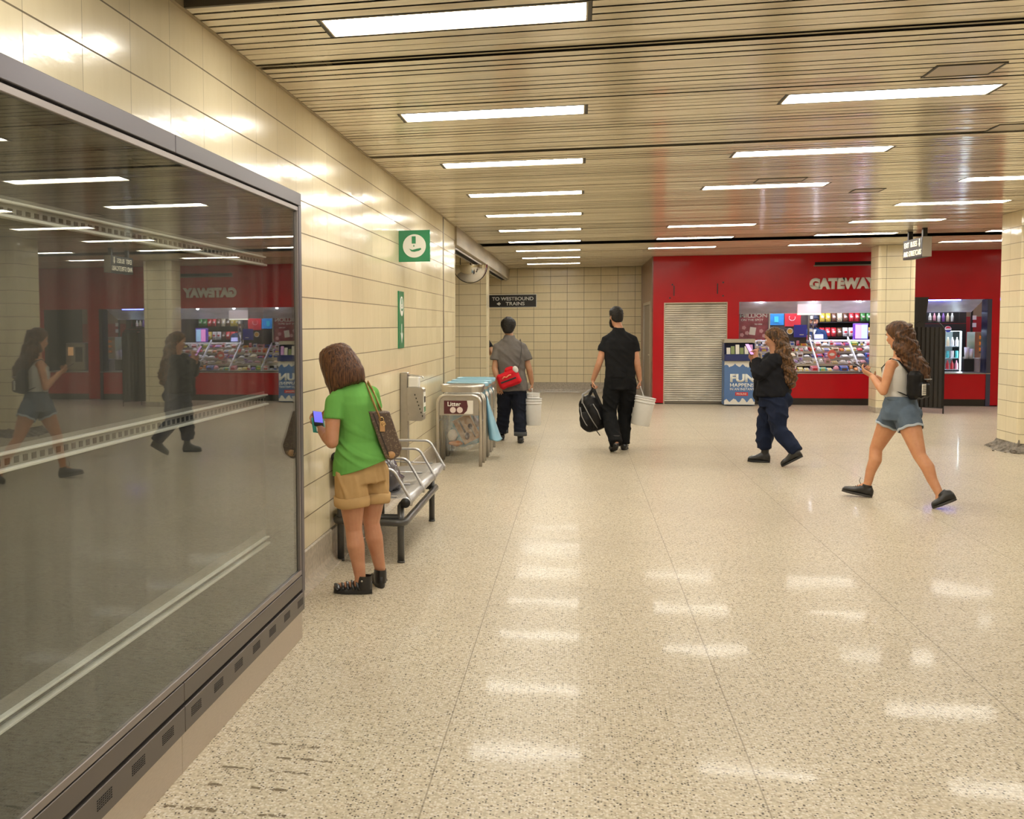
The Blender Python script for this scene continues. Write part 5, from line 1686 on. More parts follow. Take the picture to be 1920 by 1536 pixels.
# hair: chin-length bob falling forward
m_hairG = hair_mat('brown_bob_hair', (.020, .008, .004), (.17, .070, .028), (75, 75, 5))
mb = MB()
hy = R(62)
def hp(x, y, z): return hc + Matrix.Rotation(hy, 3, 'Z') @ Matrix.Rotation(R(-24), 3, 'X') @ V3((x, y, z))
rows = [(.128, -.004, .040, .045), (.112, -.008, .080, .088), (.075, -.010, .102, .112), (.02, -.012, .114, .124), (-.04, -.016, .124, .132), (-.085, -.018, .127, .132), (-.125, -.012, .126, .128), (-.150, -.008, .120, .122), (-.156, -.006, .108, .110)]
rs = []
for z, yo, rx, ry in rows:
    rs.append([hp((rx * cos(2 * pi * k / 40)) * (1 + .012 * sin(k * 2.5)), yo + ry * sin(2 * pi * k / 40) * (.90 if sin(2 * pi * k / 40) > 0 else 1.0), z - (.045 if (z < -.03 and sin(2 * pi * k / 40) > .2) else 0)) for k in range(40)])
mb.rings(rs)
hr = solidify(mb, 'hair', m_hairG, G, .006, 5, lambda p: .0045 * noise.noise(V3((p.x * 55, p.y * 55, p.z * 6))))
mb = MB(); mb.smooth = True; mb.tube([fH(.0, .06, -.07), fH(-.05, .07, -.075), fH(.05, .07, -.075)], [.02, .012, .01], 8)
# sandals: black strappy wedge shoes
m_sand = mat('black_strappy_leather', (.010, .009, .009), .35, coat=.3)
for hl, to, an in ((V3((.062, -.068, 0)), V3((-.166, -.040, 0)), aL), (V3((.125, .055, 0)), V3((.098, .285, 0)), aR)):
    T_ = MB(); T_.smooth = True
    d = (to - hl).normalized(); sd = d.cross(V3((0, 0, 1))); L = (to - hl).length
    rs = []
    for z, s_ in ((0, 1.0), (.006, 1.04), (.02, 1.02), (.034, .98)):
        ring = []
        for k in range(28):
            a = 2 * pi * k / 28; t = .5 + .52 * cos(a)
            ring.append(hl + d * L * t + sd * (.043 * s_ * (1 if t > .5 else .80) * sin(a)) + V3((0, 0, z * (1.0 if t > .6 else 1.0 + (.6 - t) * 1.9))))
        rs.append(ring)
    T_.rings(rs)
    so = T_.build('sandal', m_sole, G, True)
    st = MB(); st.smooth = True
    top = lambda t: .058 if t < .3 else .058 - (t - .3) * .028
    for t in (.30, .43, .56, .69, .84):
        c_ = hl + d * L * t
        hgt = .098 - t * .062
        st.tube([c_ + sd * .041 + V3((0, 0, .03)), c_ + sd * .034 + d * .012 + V3((0, 0, hgt * .75)), c_ + d * .02 + V3((0, 0, hgt + .006)), c_ - sd * .034 + d * .012 + V3((0, 0, hgt * .75)), c_ - sd * .041 + V3((0, 0, .03))], .011 if t < .8 else .02, 8, r2=.35)
    st.build('strap', m_sand, so, True)
    hb = MB(); hb.smooth = True
    rs = []
    for z, r_ in ((.03, .038), (.06, .041), (.095, .040), (.112, .038)):
        rs.append([hl + d * (.048 + .05 * cos(a) * (1 if cos(a) < 0 else .8)) + sd * r_ * sin(a) + V3((0, 0, z - (.02 if cos(a) > .6 else 0))) for a in [2 * pi * i / 24 for i in range(24)]])
    hb.rings(rs, False); hb.build('heel_counter', m_sand, so, True)
    bt = MB(); bt.ball(hl + d * .055 - sd * .043 + V3((0, 0, .085)), .006); bt.build('stud', m_steel, so, True)
# phone in a teal folio case
PH = thing('phone', 'phone in a teal folio case held in the hand of the woman in green', 'phone', (-1.57, 6.22, 1.05), R(11.84 + 40))
def loc_of(T_, p, base=None):
    return p
mw = Matrix.Translation(G.location) @ Matrix.Rotation(R(11.84), 4, 'Z')
pc = mw @ V3((-.262, .085, 1.050))
PH.scale = (.85, .85, .85)
PH.location = pc
PH.rotation_euler = (R(52), R(8), R(11.84 + 22))
ORG['phone'] = pc
b = MB(); b.box((-.050, -.100, -.006), (.050, .030, .000), .004); cs = b.build('folio_case', mat('teal_leather', (.03, .25, .20), .4), PH, True)
b = MB(); b.box((-.036, -.045, .0005), (.036, .085, .0085), .003); b.build('phone_body', m_black, PH, True)
b = MB(); b.box((-.033, -.015, .0087), (.033, .081, .0093)); b.build('screen', mat('phone_screen_blue', (.1, .1, .5), .2, emit=(.16, .15, .75), es=1.0), PH, True)
b = MB(); b.box((-.022, -.092, -.0005), (-.008, -.052, .002)).box((.004, -.092, -.0005), (.016, -.052, .002)); b.build('card_slot', m_paper, cs, True)
# tote bag on her right shoulder
BG = thing('handbag', 'brown mottled tote bag with tan strap on the shoulder of the woman in green', 'handbag', (-1.31, 6.25, 0), R(11.84))
t = NT('mottled_canvas')
v = t.n('ShaderNodeTexVoronoi'); t.l(t.obj(), v.inputs['Vector']); v.inputs['Scale'].default_value = 70
t.l(t.mix(t.math('LESS_THAN', v.outputs['Distance'], .33), (.105, .066, .045, 1), (.19, .135, .085, 1)), t.b.inputs['Base Color']); t.b.inputs['Roughness'].default_value = .42
m_lv = t.m
m_tanl = mat('tan_leather', (.50, .27, .11), .45)
mb = MB()
c0, c1 = V3((.118, .05, 1.085)), V3((.185, .05, .855))
dn = (c1 - c0).normalized()
mb.prism([(.048, -.085, 1.125), (.178, -.085, 1.120), (.252, -.085, .900), (.238, -.085, .850), (.185, -.085, .822), (.150, -.085, .838)], (0, .085, 0))
bgm = solidify(mb, 'bag_body', m_lv, BG, .0055, 5, lambda p: fbm(p, (14, 14, 14)) * .004)
b = MB(); b.prism([(.074, -.090, 1.112), (.083, -.090, 1.112), (.180, -.090, .845), (.171, -.090, .845)], (0, .003, 0)).build('edge_seam', mat('dark_piping', (.03, .02, .015), .5), bgm, True)
b = MB(); b.smooth = True; b.ball((.188, -.060, .858), (.036, .034, .032), 16, 12); b.build('leather_corner', m_tanl, bgm, True)
b = MB(); b.smooth = True
b.tube([(.028, .15, 1.255), (.026, .08, 1.300), (.042, .010, 1.270), (.072, -.060, 1.200), (.100, -.085, 1.13), (.125, -.090, 1.07)], .016, 8, side=(1, .3, 0), r2=.22); b.build('strap', m_tanl, BG, True)
b = MB(); b.smooth = True
b.tube([(.045, .15, 1.262), (.050, .08, 1.292), (.075, .02, 1.25), (.105, -.01, 1.18), (.135, -.02, 1.11)], .014, 8, side=(1, .3, 0), r2=.22); b.build('strap', m_tanl, BG, True)
b = MB(); b.box((.118, -.096, 1.00), (.150, -.088, 1.065), .003); b.build('luggage_tag', m_tanl, BG, True)
b = MB(); b.smooth = True; b.tube([(.128 + .014 * cos(a), -.094, 1.075 + .014 * sin(a)) for a in [k * .5 for k in range(14)]], .003, 6); b.tube([(.142 + .011 * cos(a), -.096, 1.048 + .011 * sin(a)) for a in [k * .5 for k in range(14)]], .003, 6); b.build('ring_charm', mat('brass', (.6, .42, .18), .25, metal=1), BG, True)
def trousers(mb, pel, legs, rx=.165, ry=.125, yaw=0.0, top=.10):
    ell_rings(mb, [(pel + V3((0, 0, -.10)), rx, ry, yaw, 0), (pel, rx * 1.02, ry * 1.03, yaw, 0), (pel + V3((0, 0, top)), rx * .92, ry * .92, yaw, 0)])
    for pts, rs in legs: limb(mb, pts, rs, True, False)


def wr_pants(amp=.012, sc=(5, 5, 9)):
    def f(p):
        q = ridged(p + V3((0, 0, p.x * .5)), sc, 5.5)
        return max(0, q - .2) * amp - amp * .3 + fbm(p, (8, 8, 8)) * .006
    return f


def bucket(name, label, top, bot, r, hand_pt, group=None, rims=(0.0,), open_top=False):
    top = V3(top); bot = V3(bot)
    T_ = thing(name, label, 'bucket', tuple(bot), group=group)
    d = (top - bot); L = d.length; d.normalize()
    x_, y_ = frame_of(d)
    mb = MB(); mb.smooth = True
    def rg(t, q): return [bot + d * L * t + (x_ * cos(2 * pi * k / 32) + y_ * sin(2 * pi * k / 32)) * q for k in range(32)]
    mb.rings([rg(0, r * .86), rg(.01, r * .88), rg(.76, r * .98), rg(.80, r * .985)] + [rg(.80, r * 1.04), rg(.83, r * 1.04), rg(.835, r * .99), rg(.90, r), rg(.905, r * 1.045), rg(.93, r * 1.045), rg(.935, r * 1.0), rg(.975, r * 1.005), rg(.98, r * 1.05), rg(1.0, r * 1.05), rg(1.0, r * .97), rg(.5, r * .9), rg(.03, r * .84)])
    mb.build('pail', m_pail, T_)
    if hand_pt is not None:
        h = V3(hand_pt)
        a = top + x_ * r * 1.03 - d * .04; b = top - x_ * r * 1.03 - d * .04
        mb = MB(); mb.smooth = True
        pts = []
        for k in range(17):
            t = k / 16
            m_ = a.lerp(b, t); up = (h - (a + b) / 2)
            pts.append((a + b) / 2 + (a - (a + b) / 2) * cos(pi * t) + up * sin(pi * t))
        mb.tube(pts, .0028, 6); mb.build('wire_handle', m_white, T_)
        mb = MB(); mb.smooth = True; mb.tube([pts[6], pts[8], pts[10]], .009, 8); mb.build('grip', m_white, T_)
    return T_


m_pail = mat('pail_white_plastic', (.76, .74, .70), .32, var=.06)


def short_hair(hc, yaw, pitch, parent, m_, top=.135, s=1.0, low=-.055, full=0.0, roll=0.0):
    m = Matrix.Rotation(yaw, 3, 'Z') @ Matrix.Rotation(-pitch, 3, 'X')
    mb = MB()
    rows = [(low - .015, -.062, .040, .030), (low, -.045, .062, .055), (low + .03, -.026, .076, .078), (0.0, -.018, .082 + full * .5, .090), (.04, -.010, .087 + full, .098), (.08, -.006, .083 + full, .096), (.112, -.006, .064 + full * .8, .078), (top, -.006, .028, .035)]
    rs = [[V3(hc) + m @ (V3((rx * cos(2 * pi * k / 28), yo + ry * sin(2 * pi * k / 28), z)) * s) for k in range(28)] for z, yo, rx, ry in rows]
    mb.rings(rs)
    # cut the face free
    fw = m @ V3((0, 1, 0)); up = m @ V3((0, 0, 1))
    return solidify(mb, 'hair', m_, parent, .006, 4, lambda p: .004 * noise.noise(p * 70), [(V3(hc) + fw * .052 * s + up * .02, (fw * .80 - up * .60).normalized())])


def std_body(T_, sk, J, yaw, tw=.19, td=.115, face=True, vox=.0065, handL=None, handR=None, leg_r=(.095, .056, .038), arm_r=(.052, .042, .029), hs=1.0):
    mb = MB()
    pel, wai, che, nck, hc = [V3(J[k]) for k in ('pel', 'wai', 'che', 'nck', 'hc')]
    ell_rings(mb, [(pel + V3((0, 0, -.08)), tw * .82, td, yaw, 0), (pel, tw * .88, td * 1.05, yaw, 0), (wai, tw * .76, td * .86, yaw, 0), (che, tw * .92, td, yaw, 0), (che + V3((0, 0, .10)), tw * .9, td * .8, yaw, 0), (nck + V3((0, 0, -.02)), .075, .065, yaw, 0)])
    limb(mb, [nck + V3((0, 0, -.04)), nck + V3((0, 0, .03)), hc + V3((0, 0, -.05))], [.062, .054, .052])
    m_, f_ = head_geo(mb, hc, J['hy'], J.get('hp', 0), 0, hs)
    for s in 'LR':
        sh, el, wr = [V3(J[k + s]) for k in ('sh', 'el', 'wr')]
        limb(mb, [sh, sh.lerp(el, .5), el], [arm_r[0], arm_r[0] * .93, arm_r[1]])
        limb(mb, [el, el.lerp(wr, .3), wr], [arm_r[1], arm_r[1] * 1.03, arm_r[2]])
        limb(mb, [sh, che + V3((0, 0, .07))], [arm_r[0], arm_r[0] * 1.2])
        hip, kn, an, toe = [V3(J[k + s]) for k in ('hip', 'kn', 'an', 'to')]
        limb(mb, [hip, hip.lerp(kn, .5), kn], [leg_r[0], leg_r[0] * .86, leg_r[1]])
        fw = (toe - an); fw.z = 0
        bk = -fw.normalized() * .014 if fw.length > .01 else V3((0, 0, 0))
        limb(mb, [kn, kn.lerp(an, .3) + bk, kn.lerp(an, .65), an], [leg_r[1], leg_r[1] * 1.07, leg_r[1] * .82, leg_r[2]])
        limb(mb, [an, an.lerp(toe, .55)], [leg_r[2] * 1.0, .024])
    if handL: hand(mb, J['wrL'], *handL, left=True, sc=hs)
    if handR: hand(mb, J['wrR'], *handR, left=False, sc=hs)
    b = solidify(mb, 'body', sk, T_, vox, 3)
    if face: face_bits(f_, hs, b)
    return b, f_


def tee(T_, J, yaw, mt, tw, td, hem_z, sl=.55, r=.066, amp=.010, name='tshirt', hemw=1.0, vox=.0075):
    pel, wai, che, nck = [V3(J[k]) for k in ('pel', 'wai', 'che', 'nck')]
    mb = MB()
    hz = V3((pel.x, pel.y, hem_z))
    ell_rings(mb, [(hz, tw * .98 * hemw, td * 1.18, yaw, 0), (hz + V3((0, 0, .05)), tw * .97 * hemw, td * 1.16, yaw, 0), (wai, tw * .92, td * 1.08, yaw, 0), (che, tw * 1.04, td * 1.14, yaw, 0), (che + V3((0, 0, .08)), tw * 1.02, td * 1.02, yaw, 0), (che + V3((0, 0, .135)), tw * .76, td * .84, yaw, 0), (nck + V3((0, 0, -.015)), .092, .080, yaw, 0), (nck + V3((0, 0, .035)), .070, .064, yaw, 0)])
    for s in 'LR':
        sh, el = V3(J['sh' + s]), V3(J['el' + s])
        limb(mb, [sh, sh.lerp(el, sl * .5), sh.lerp(el, sl)], [r * .90, r * 1.0, r * 1.08], True, False)
        limb(mb, [sh, che + V3((0, 0, .07))], [r * .9, r * 1.2]); limb(mb, [sh, nck + V3((0, 0, -.04))], [r * .88, .070])

    def wr_(p):
        q = ridged(p + V3((0, 0, p.x * .7)), (3.5, 3.5, 8), 2.2)
        return max(0, q - .25) * amp - .003 + fbm(p, (7, 7, 7)) * .005
    return solidify(mb, name, mt, T_, vox, 5, wr_)


# ================================================================== man in black carrying a rucksack and a bucket
K = thing('person', 'tall bearded man in black walking away with a rucksack and a bucket', 'person', (0.50, 13.90, 0), R(-2.06))
SK1 = skin_mat('skin_light', (.56, .29, .17))
J = dict(pel=(.035, 0, .93), wai=(.030, 0, 1.10), che=(.025, 0, 1.33), nck=(.012, 0, 1.565), hc=(-.022, .01, 1.735), hy=R(28), hp=R(4),
         shL=(-.142, 0, 1.435), elL=(-.232, -.03, 1.135), wrL=(-.310, .05, .915), shR=(.190, 0, 1.435), elR=(.245, -.03, 1.13), wrR=(.278, .04, .92),
         hipL=(-.055, 0, .88), knL=(-.105, -.02, .47), anL=(-.01, -.36, .155), toL=(-.06, -.18, .03), hipR=(.125, 0, .88), knR=(.095, .14, .47), anR=(.085, .08, .09), toR=(.10, .28, .02))
bd, fK = std_body(K, SK1, J, 0, .205, .125, handL=((-.05, .05, -1), (1, 0, 0), [1.05, 1.05, 1.05, 1.05]), handR=((.1, .05, -1), (-1, 0, 0), [1.05] * 4))
m_hdk = hair_mat('black_short_hair', (.005, .004, .003), (.018, .013, .009), (60, 60, 60))
short_hair(V3(J['hc']), J['hy'], J['hp'], K, m_hdk, .138)
mb = MB()
for q in (-1, 1): limb(mb, [fK(q * .066, .010, -.02), fK(q * .062, .030, -.07), fK(q * .03, .070, -.105)], [.014, .022, .026])
limb(mb, [fK(-.03, .070, -.105), fK(0, .082, -.115), fK(.03, .070, -.105)], [.026, .030, .026]); mb.ball(fK(0, .094, -.045), (.026, .012, .008))
solidify(mb, 'beard', m_hdk, K, .005, 3, lambda p: .002 * noise.noise(p * 120))
m_ktee = cloth_mat('black_jersey', (.012, .012, .013), .9, 500, .2)
tee(K, J, 0, m_ktee, .200, .125, .955, .50, .070)
m_kpan = cloth_mat('black_trouser_twill', (.0085, .0085, .009), .85, 500, .3)
mb = MB()
trousers(mb, V3(J['pel']) + V3((0, 0, -.03)), [([J['hipL'], (-.085, -.01, .66), J['knL'], (-.06, -.20, .30), V3(J['anL']) + V3((0, -.005, -.025))], [.118, .108, .092, .086, .080]), ([J['hipR'], (.115, .07, .66), J['knR'], (.090, .11, .27), (.085, .08, .085)], [.118, .108, .092, .084, .082])], .190, .145, 0, .16)
kp = solidify(mb, 'cargo_trousers', m_kpan, K, .0075, 5, wr_pants(.014))
b = MB(); b.box((.195, .0, .56), (.235, .17, .80), .012); b.build('thigh_pocket', m_kpan, kp, True)
b = MB(); b.box((-.075, -.142, .80), (.02, -.128, .94), .006).box((.06, -.142, .80), (.155, -.128, .94), .006); b.build('back_pocket', m_kpan, kp, True)
shoe('boot', (.085, .035, 0), (.105, .31, 0), m_shoe, m_sole, K, .085, .05, (.085, .08, .13), boot=.13)
shoe('boot', (-.005, -.395, .10), (-.060, -.135, .0), m_shoe, m_sole, K, .085, .052, (-.012, -.34, .24), boot=.12)
mwK = Matrix.Translation(K.location) @ Matrix.Rotation(R(-2.06), 4, 'Z')
bucket('bucket', 'white plastic pail swinging from the right hand of the man in black', mwK @ V3((.352, .05, .70)), mwK @ V3((.285, .05, .335)), .133, mwK @ V3((.285, .05, .845)), 'white plastic buckets')
# rucksack
RS = thing('rucksack', 'black rucksack with grey piping dangling from the left hand of the man in black', 'rucksack', tuple(K.location), R(-2.06))
m_nyl = cloth_mat('black_nylon', (.014, .013, .013), .45, 400, .3)
m_grey = mat('grey_piping', (.28, .27, .26), .4)
mb = MB()
rot = Matrix.Rotation(R(-16), 3, 'Y')
c = V3((-.335, .0, .50))
rs = []
for z, rx, ry in ((-.26, .06, .05), (-.24, .13, .10), (-.10, .155, .125), (.06, .145, .115), (.17, .11, .09), (.22, .05, .05)):
    rs.append([c + rot @ V3((rx * cos(2 * pi * k / 24), ry * sin(2 * pi * k / 24) + .02, z)) for k in range(24)])
mb.rings(rs)
mb.ball(c + rot @ V3((-.09, -.085, -.10)), (.085, .05, .13), 16, 12, rot); mb.ball(c + rot @ V3((.035, -.09, -.04)), (.075, .05, .15), 16, 12, rot)
rb = solidify(mb, 'pack_body', m_nyl, RS, .007, 4, lambda p: fbm(p, (16, 16, 16)) * .008)
for pts in ([(-.11, -.085, .10), (-.12, -.13, -.02), (-.10, -.138, -.12), (-.07, -.10, -.20)], [(-.06, -.12, .14), (-.03, -.15, .0), (.0, -.15, -.12), (.03, -.11, -.22)], [(.06, -.12, .10), (.09, -.14, .0), (.10, -.12, -.12)]):
    b = MB(); b.smooth = True; b.tube([c + rot @ V3(p) for p in pts], .006, 6); b.build('piping', m_grey, rb, True)
b = MB(); b.smooth = True
b.tube([c + rot @ V3((.02, 0, .19)), V3((-.31, .04, .80)), V3((-.322, .05, .86))], .020, 8, side=(0, 1, 0), r2=.35); b.build('grab_strap', m_nyl, RS, True)
b = MB(); b.smooth = True
b.tube([V3((-.318, .045, .80)), c + rot @ V3((-.04, -.02, .25)), c + rot @ V3((-.07, -.07, .14))], .012, 8, r2=.35, side=(0, 1, 0)); b.build('shoulder_strap', m_grey, RS, True)
b = MB(); b.smooth = True
b.tube([V3((-.315, .045, .84)), c + rot @ V3((.12, .0, .22)), c + rot @ V3((.155, .0, .0)), c + rot @ V3((.10, .0, -.22))], .022, 8, r2=.3, side=(0, 1, 0)); b.build('shoulder_strap', m_nyl, RS, True)
b = MB(); b.smooth = True
b.tube([c + rot @ V3((.10, 0, -.22)), c + rot @ V3((.15, 0, -.32)), c + rot @ V3((.155, 0, -.36))], .006, 6); b.tube([c + rot @ V3((.0, 0, -.25)), c + rot @ V3((.03, 0, -.33))], .006, 6); b.build('loose_strap', m_nyl, RS, True)

# ================================================================== man in grey with a red shoulder bag
M_ = thing('person', 'dark-haired man in grey T-shirt walking away with red bag and white buckets', 'person', (-.93, 14.70, 0), R(3.62))
SK2 = skin_mat('skin_olive', (.46, .25, .14))
J = dict(pel=(.03, 0, .84), wai=(.02, 0, 1.00), che=(.0, 0, 1.22), nck=(-.01, 0, 1.465), hc=(-.026, .01, 1.605), hy=R(-3), hp=R(3),
         shL=(-.165, 0, 1.330), elL=(-.215, -.05, 1.04), wrL=(-.160, -.12, .83), shR=(.165, 0, 1.330), elR=(.262, -.02, 1.03), wrR=(.300, .03, .825),
         hipL=(-.055, 0, .80), knL=(-.085, .16, .43), anL=(-.115, .26, .10), toL=(-.13, .44, .02), hipR=(.105, 0, .80), knR=(.125, .02, .42), anR=(.140, -.12, .09), toR=(.15, .08, .02))
std_body(M_, SK2, J, 0, .20, .12, handL=((.15, -.15, -1), (0, 1, .2), .35), handR=((.1, .02, -1), (-1, 0, 0), [1.0] * 4), hs=.97)
short_hair(V3(J['hc']), J['hy'], J['hp'], M_, m_hdk, .150, 1.02, -.065, .018)
m_gtee = cloth_mat('grey_marl_jersey', (.165, .148, .135), .9, 300, .2)
tee(M_, J, 0, m_gtee, .205, .13, .725, .62, .078, .012, hemw=1.08)
m_jean = cloth_mat('dark_denim', (.016, .019, .032), .8, 400, .35)
mb = MB()
trousers(mb, V3(J['pel']) + V3((0, 0, -.06)), [([(-.065, 0, .78), (-.075, .08, .60), (-.09, .16, .40), (-.115, .25, .12)], [.118, .112, .094, .084]), ([(.105, 0, .78), (.12, .01, .60), (.13, .01, .40), (.142, -.10, .12)], [.118, .112, .094, .084])], .18, .13, 0, .10)
mj = solidify(mb, 'dark_jeans', m_jean, M_, .0075, 5, wr_pants(.012, (5, 5, 12)))
for c_ in ((-.115, .25, .135), (.142, -.10, .135)):
    mb = MB(); mb.smooth = True
    mb.rings([[V3(c_) + V3((r_ * cos(a), r_ * sin(a), z)) for a in [2 * pi * k / 24 for k in range(24)]] for z, r_ in ((-.035, .082), (-.033, .090), (.02, .091), (.023, .084))], False); mb.build('turned_cuff', mat('denim_underside', (.07, .075, .08), .8), mj, True)
shoe('trainer', (-.112, .20, 0), (-.135, .47, 0), m_shoe, m_sole, M_, .075, .046, (-.115, .26, .11), boot=.10)
shoe('trainer', (.140, -.17, 0), (.152, .10, 0), m_shoe, m_sole, M_, .075, .046, (.14, -.12, .11), boot=.10)
mwM = Matrix.Translation(M_.location) @ Matrix.Rotation(R(3.62), 4, 'Z')
bucket('bucket', 'lower of two nested white pails carried by the man in grey', mwM @ V3((.318, .03, .615)), mwM @ V3((.318, .03, .24)), .118, mwM @ V3((.305, .03, .76)), 'white plastic buckets')
bucket('bucket', 'upper of two nested white pails carried by the man in grey', mwM @ V3((.312, .03, .690)), mwM @ V3((.312, .03, .33)), .096, None, 'white plastic buckets')
SB = thing('shoulder_bag', 'red shoulder bag slung across the back of the man in grey', 'shoulder bag', tuple(M_.location), R(3.62))
m_rb = cloth_mat('red_nylon', (.62, .012, .022), .5, 300, .15)
rot = Matrix.Rotation(R(-21), 3, 'Y')
c = V3((-.02, -.235, .905))
mb = MB()
mb.box(c + V3((-.155, -.055, -.115)), c + V3((.155, .06, .10)), .03, rot, c)
mb.box(c + V3((-.02, -.03, .08)), c + V3((.12, .05, .15)), .03, rot, c)
sb = solidify(mb, 'bag_body', m_rb, SB, .007, 7, lambda p: fbm(p, (13, 13, 13)) * .008)
b = MB(); b.box(c + V3((-.12, -.063, -.03)), c + V3((.10, -.056, -.008)), .002, rot, c); b.build('zip_pocket', m_black, sb, True)
b = MB(); b.smooth = True; b.ball(c + rot @ V3((.13, -.035, .085)), (.038, .03, .05), 14, 10, rot); b.build('side_pouch', mat('pouch_pale', (.62, .60, .56), .6), SB, True)
b = MB(); b.smooth = True
b.tube([c + rot @ V3((-.085, -.064, .025)), c + rot @ V3((-.05, -.064, .045)), c + rot @ V3((-.02, -.064, .03)), c + rot @ V3((.02, -.064, .045)), c + rot @ V3((.05, -.064, .04))], .008, 6, r2=.3, side=(0, 1, 0)); b.build('logo_script', mat('logo_orange', (.85, .35, .16), .4), sb, True)
b = MB(); b.smooth = True
b.tube([(.10, -.20, 1.02), (.135, -.155, 1.12), (.155, -.145, 1.28), (.150, -.10, 1.41), (.140, 0, 1.44), (.12, .10, 1.38)], .014, 8, r2=.25, side=(1, 0, 0)); b.build('strap', mat('strap_grey', (.06, .055, .055), .7), SB, True)

# ================================================================== woman in navy walking left, looking at her phone
N_ = thing('person', 'woman with long wavy hair, dark jacket and navy trousers, walking left with a phone', 'person', (2.20, 12.90, 0), R(-9.68))
SK3 = skin_mat('skin_warm', (.50, .26, .15))
ny = R(78)
J = dict(pel=(.045, -.05, .80), wai=(.03, -.05, .95), che=(.015, -.05, 1.10), nck=(.045, -.05, 1.285), hc=(.030, -.05, 1.462), hy=R(84), hp=R(18),
         shL=(.045, -.20, 1.215), elL=(-.130, -.22, 1.050), wrL=(-.160, -.05, 1.235), shR=(.0, .12, 1.215), elR=(-.12, .16, 1.06), wrR=(-.19, .0, 1.20),
         hipL=(.065, -.13, .76), knL=(.095, -.20, .43), anL=(.285, -.30, .175), toL=(.17, -.30, .03), hipR=(.02, .03, .76), knR=(-.055, .03, .43), anR=(-.045, .04, .10), toR=(-.20, .05, .02))
bd, fN = std_body(N_, SK3, J, ny, .185, .13, handL=((-.1, .35, .9), (.3, .6, .2), .6), handR=((-.2, -.1, .9), (.3, -.5, .2), .6), hs=.95)
m_nj = cloth_mat('charcoal_jacket', (.014, .014, .017), .9, 300, .3)
mb = MB()
ell_rings(mb, [((.035, -.05, .80), .195, .185, ny, 0), ((.035, -.05, .86), .200, .190, ny, 0), ((.03, -.05, .97), .190, .172, ny, 0), ((.02, -.05, 1.10), .190, .165, ny, 0), ((.03, -.05, 1.20), .170, .135, ny, 0), ((.045, -.05, 1.285), .085, .08, ny, 0)])
limb(mb, [(-.13, -.02, .78), (-.12, -.03, .95)], [.055, .07])
for s in 'LR':
    sh, el, wr_ = V3(J['sh' + s]), V3(J['el' + s]), V3(J['wr' + s])
    limb(mb, [sh, el, el.lerp(wr_, .85)], [.082, .078, .056], True, False); limb(mb, [sh, (.02, -.05, 1.16)], [.08, .12])
solidify(mb, 'dark_jacket', m_nj, N_, .008, 5, wr_pants(.016, (6, 6, 9)))
m_nv2 = cloth_mat('navy_twill', (.012, .018, .042), .8, 400, .3)
mb = MB()
ell_rings(mb, [((.05, -.05, .67), .165, .165, ny, 0), ((.062, -.05, .76), .178, .185, ny, 0), ((.05, -.05, .84), .160, .165, ny, 0)])
mb.ball((.14, -.09, .73), (.10, .11, .10)); 
limb(mb, [(.075, -.12, .72), (.085, -.17, .57), (.095, -.20, .43), (.19, -.26, .29), V3(J['anL'])], [.135, .112, .092, .088, .076], True, False)
limb(mb, [(.02, .0, .72), (-.02, .02, .57), (-.045, .03, .43), (-.055, .035, .26), (-.055, .04, .165)], [.130, .112, .095, .094, .090], True, False)
np_ = solidify(mb, 'navy_cargo_trousers', m_nv2, N_, .0075, 5, wr_pants(.022, (6, 6, 8)))
b = MB(); b.box((-.045, -.105, .47), (.05, -.080, .60), .012); b.build('thigh_pocket', m_nv2, np_, True)
shoe('boot', (.005, .035, .0), (-.235, .05, .005), m_shoe, m_sole, N_, .095, .048, (-.045, .04, .16), boot=.14)
shoe('boot', (.355, -.315, .125), (.140, -.30, .0), m_shoe, m_sole, N_, .090, .048, (.28, -.30, .20), boot=.12)
m_hlong = hair_mat('long_ombre_hair', (.010, .006, .004), (.22, .105, .040), (40, 40, 4))


def long_hair(T_, hc, yaw, spine, m_, s=1.0, part='hair', cutface=True, pitch=0.0, wave=.016, cdir=.052, seed=0.0):
    m = Matrix.Rotation(yaw, 3, 'Z') @ Matrix.Rotation(-pitch, 3, 'X')
    hc = V3(hc)
    mb = MB()
    rows = [(-.06, -.05, .082, .070), (-.02, -.032, .088, .092), (.03, -.022, .092, .104), (.075, -.016, .087, .100), (.108, -.012, .066, .080), (.130, -.01, .030, .036)]
    mb.rings([[hc + m @ (V3((rx * cos(2 * pi * k / 28), yo + ry * sin(2 * pi * k / 28), z)) * s) for k in range(28)] for z, yo, rx, ry in rows])
    fw = m @ V3((0, 1, 0)); up = m @ V3((0, 0, 1))
    cap = solidify(mb, part, m_, T_, .007, 4, lambda p: .006 * noise.noise(V3((p.x * 50, p.y * 50, p.z * 12))), [(hc + fw * cdir * s + up * .02, (fw * .86 - up * .50).normalized())])
    mb = MB()
    rs = []
    for (x, y, z, rx, ry) in spine:
        rs.append([V3((x + rx * cos(2 * pi * k / 28), y + ry * sin(2 * pi * k / 28), z)) for k in range(28)])
    mb.rings(rs)
    def wv(p):
        return wave * noise.noise(V3((p.x * 26 + 2 * sin(p.z * 30), p.y * 26 + seed, p.z * 7))) + wave * .5 * sin(p.z * 48 + p.x * 30 + seed) + .004 * noise.noise(V3((p.x * 90, p.y * 90, p.z * 14)))
    solidify(mb, part + '_length', m_, cap, .008, 3, wv)
    return cap


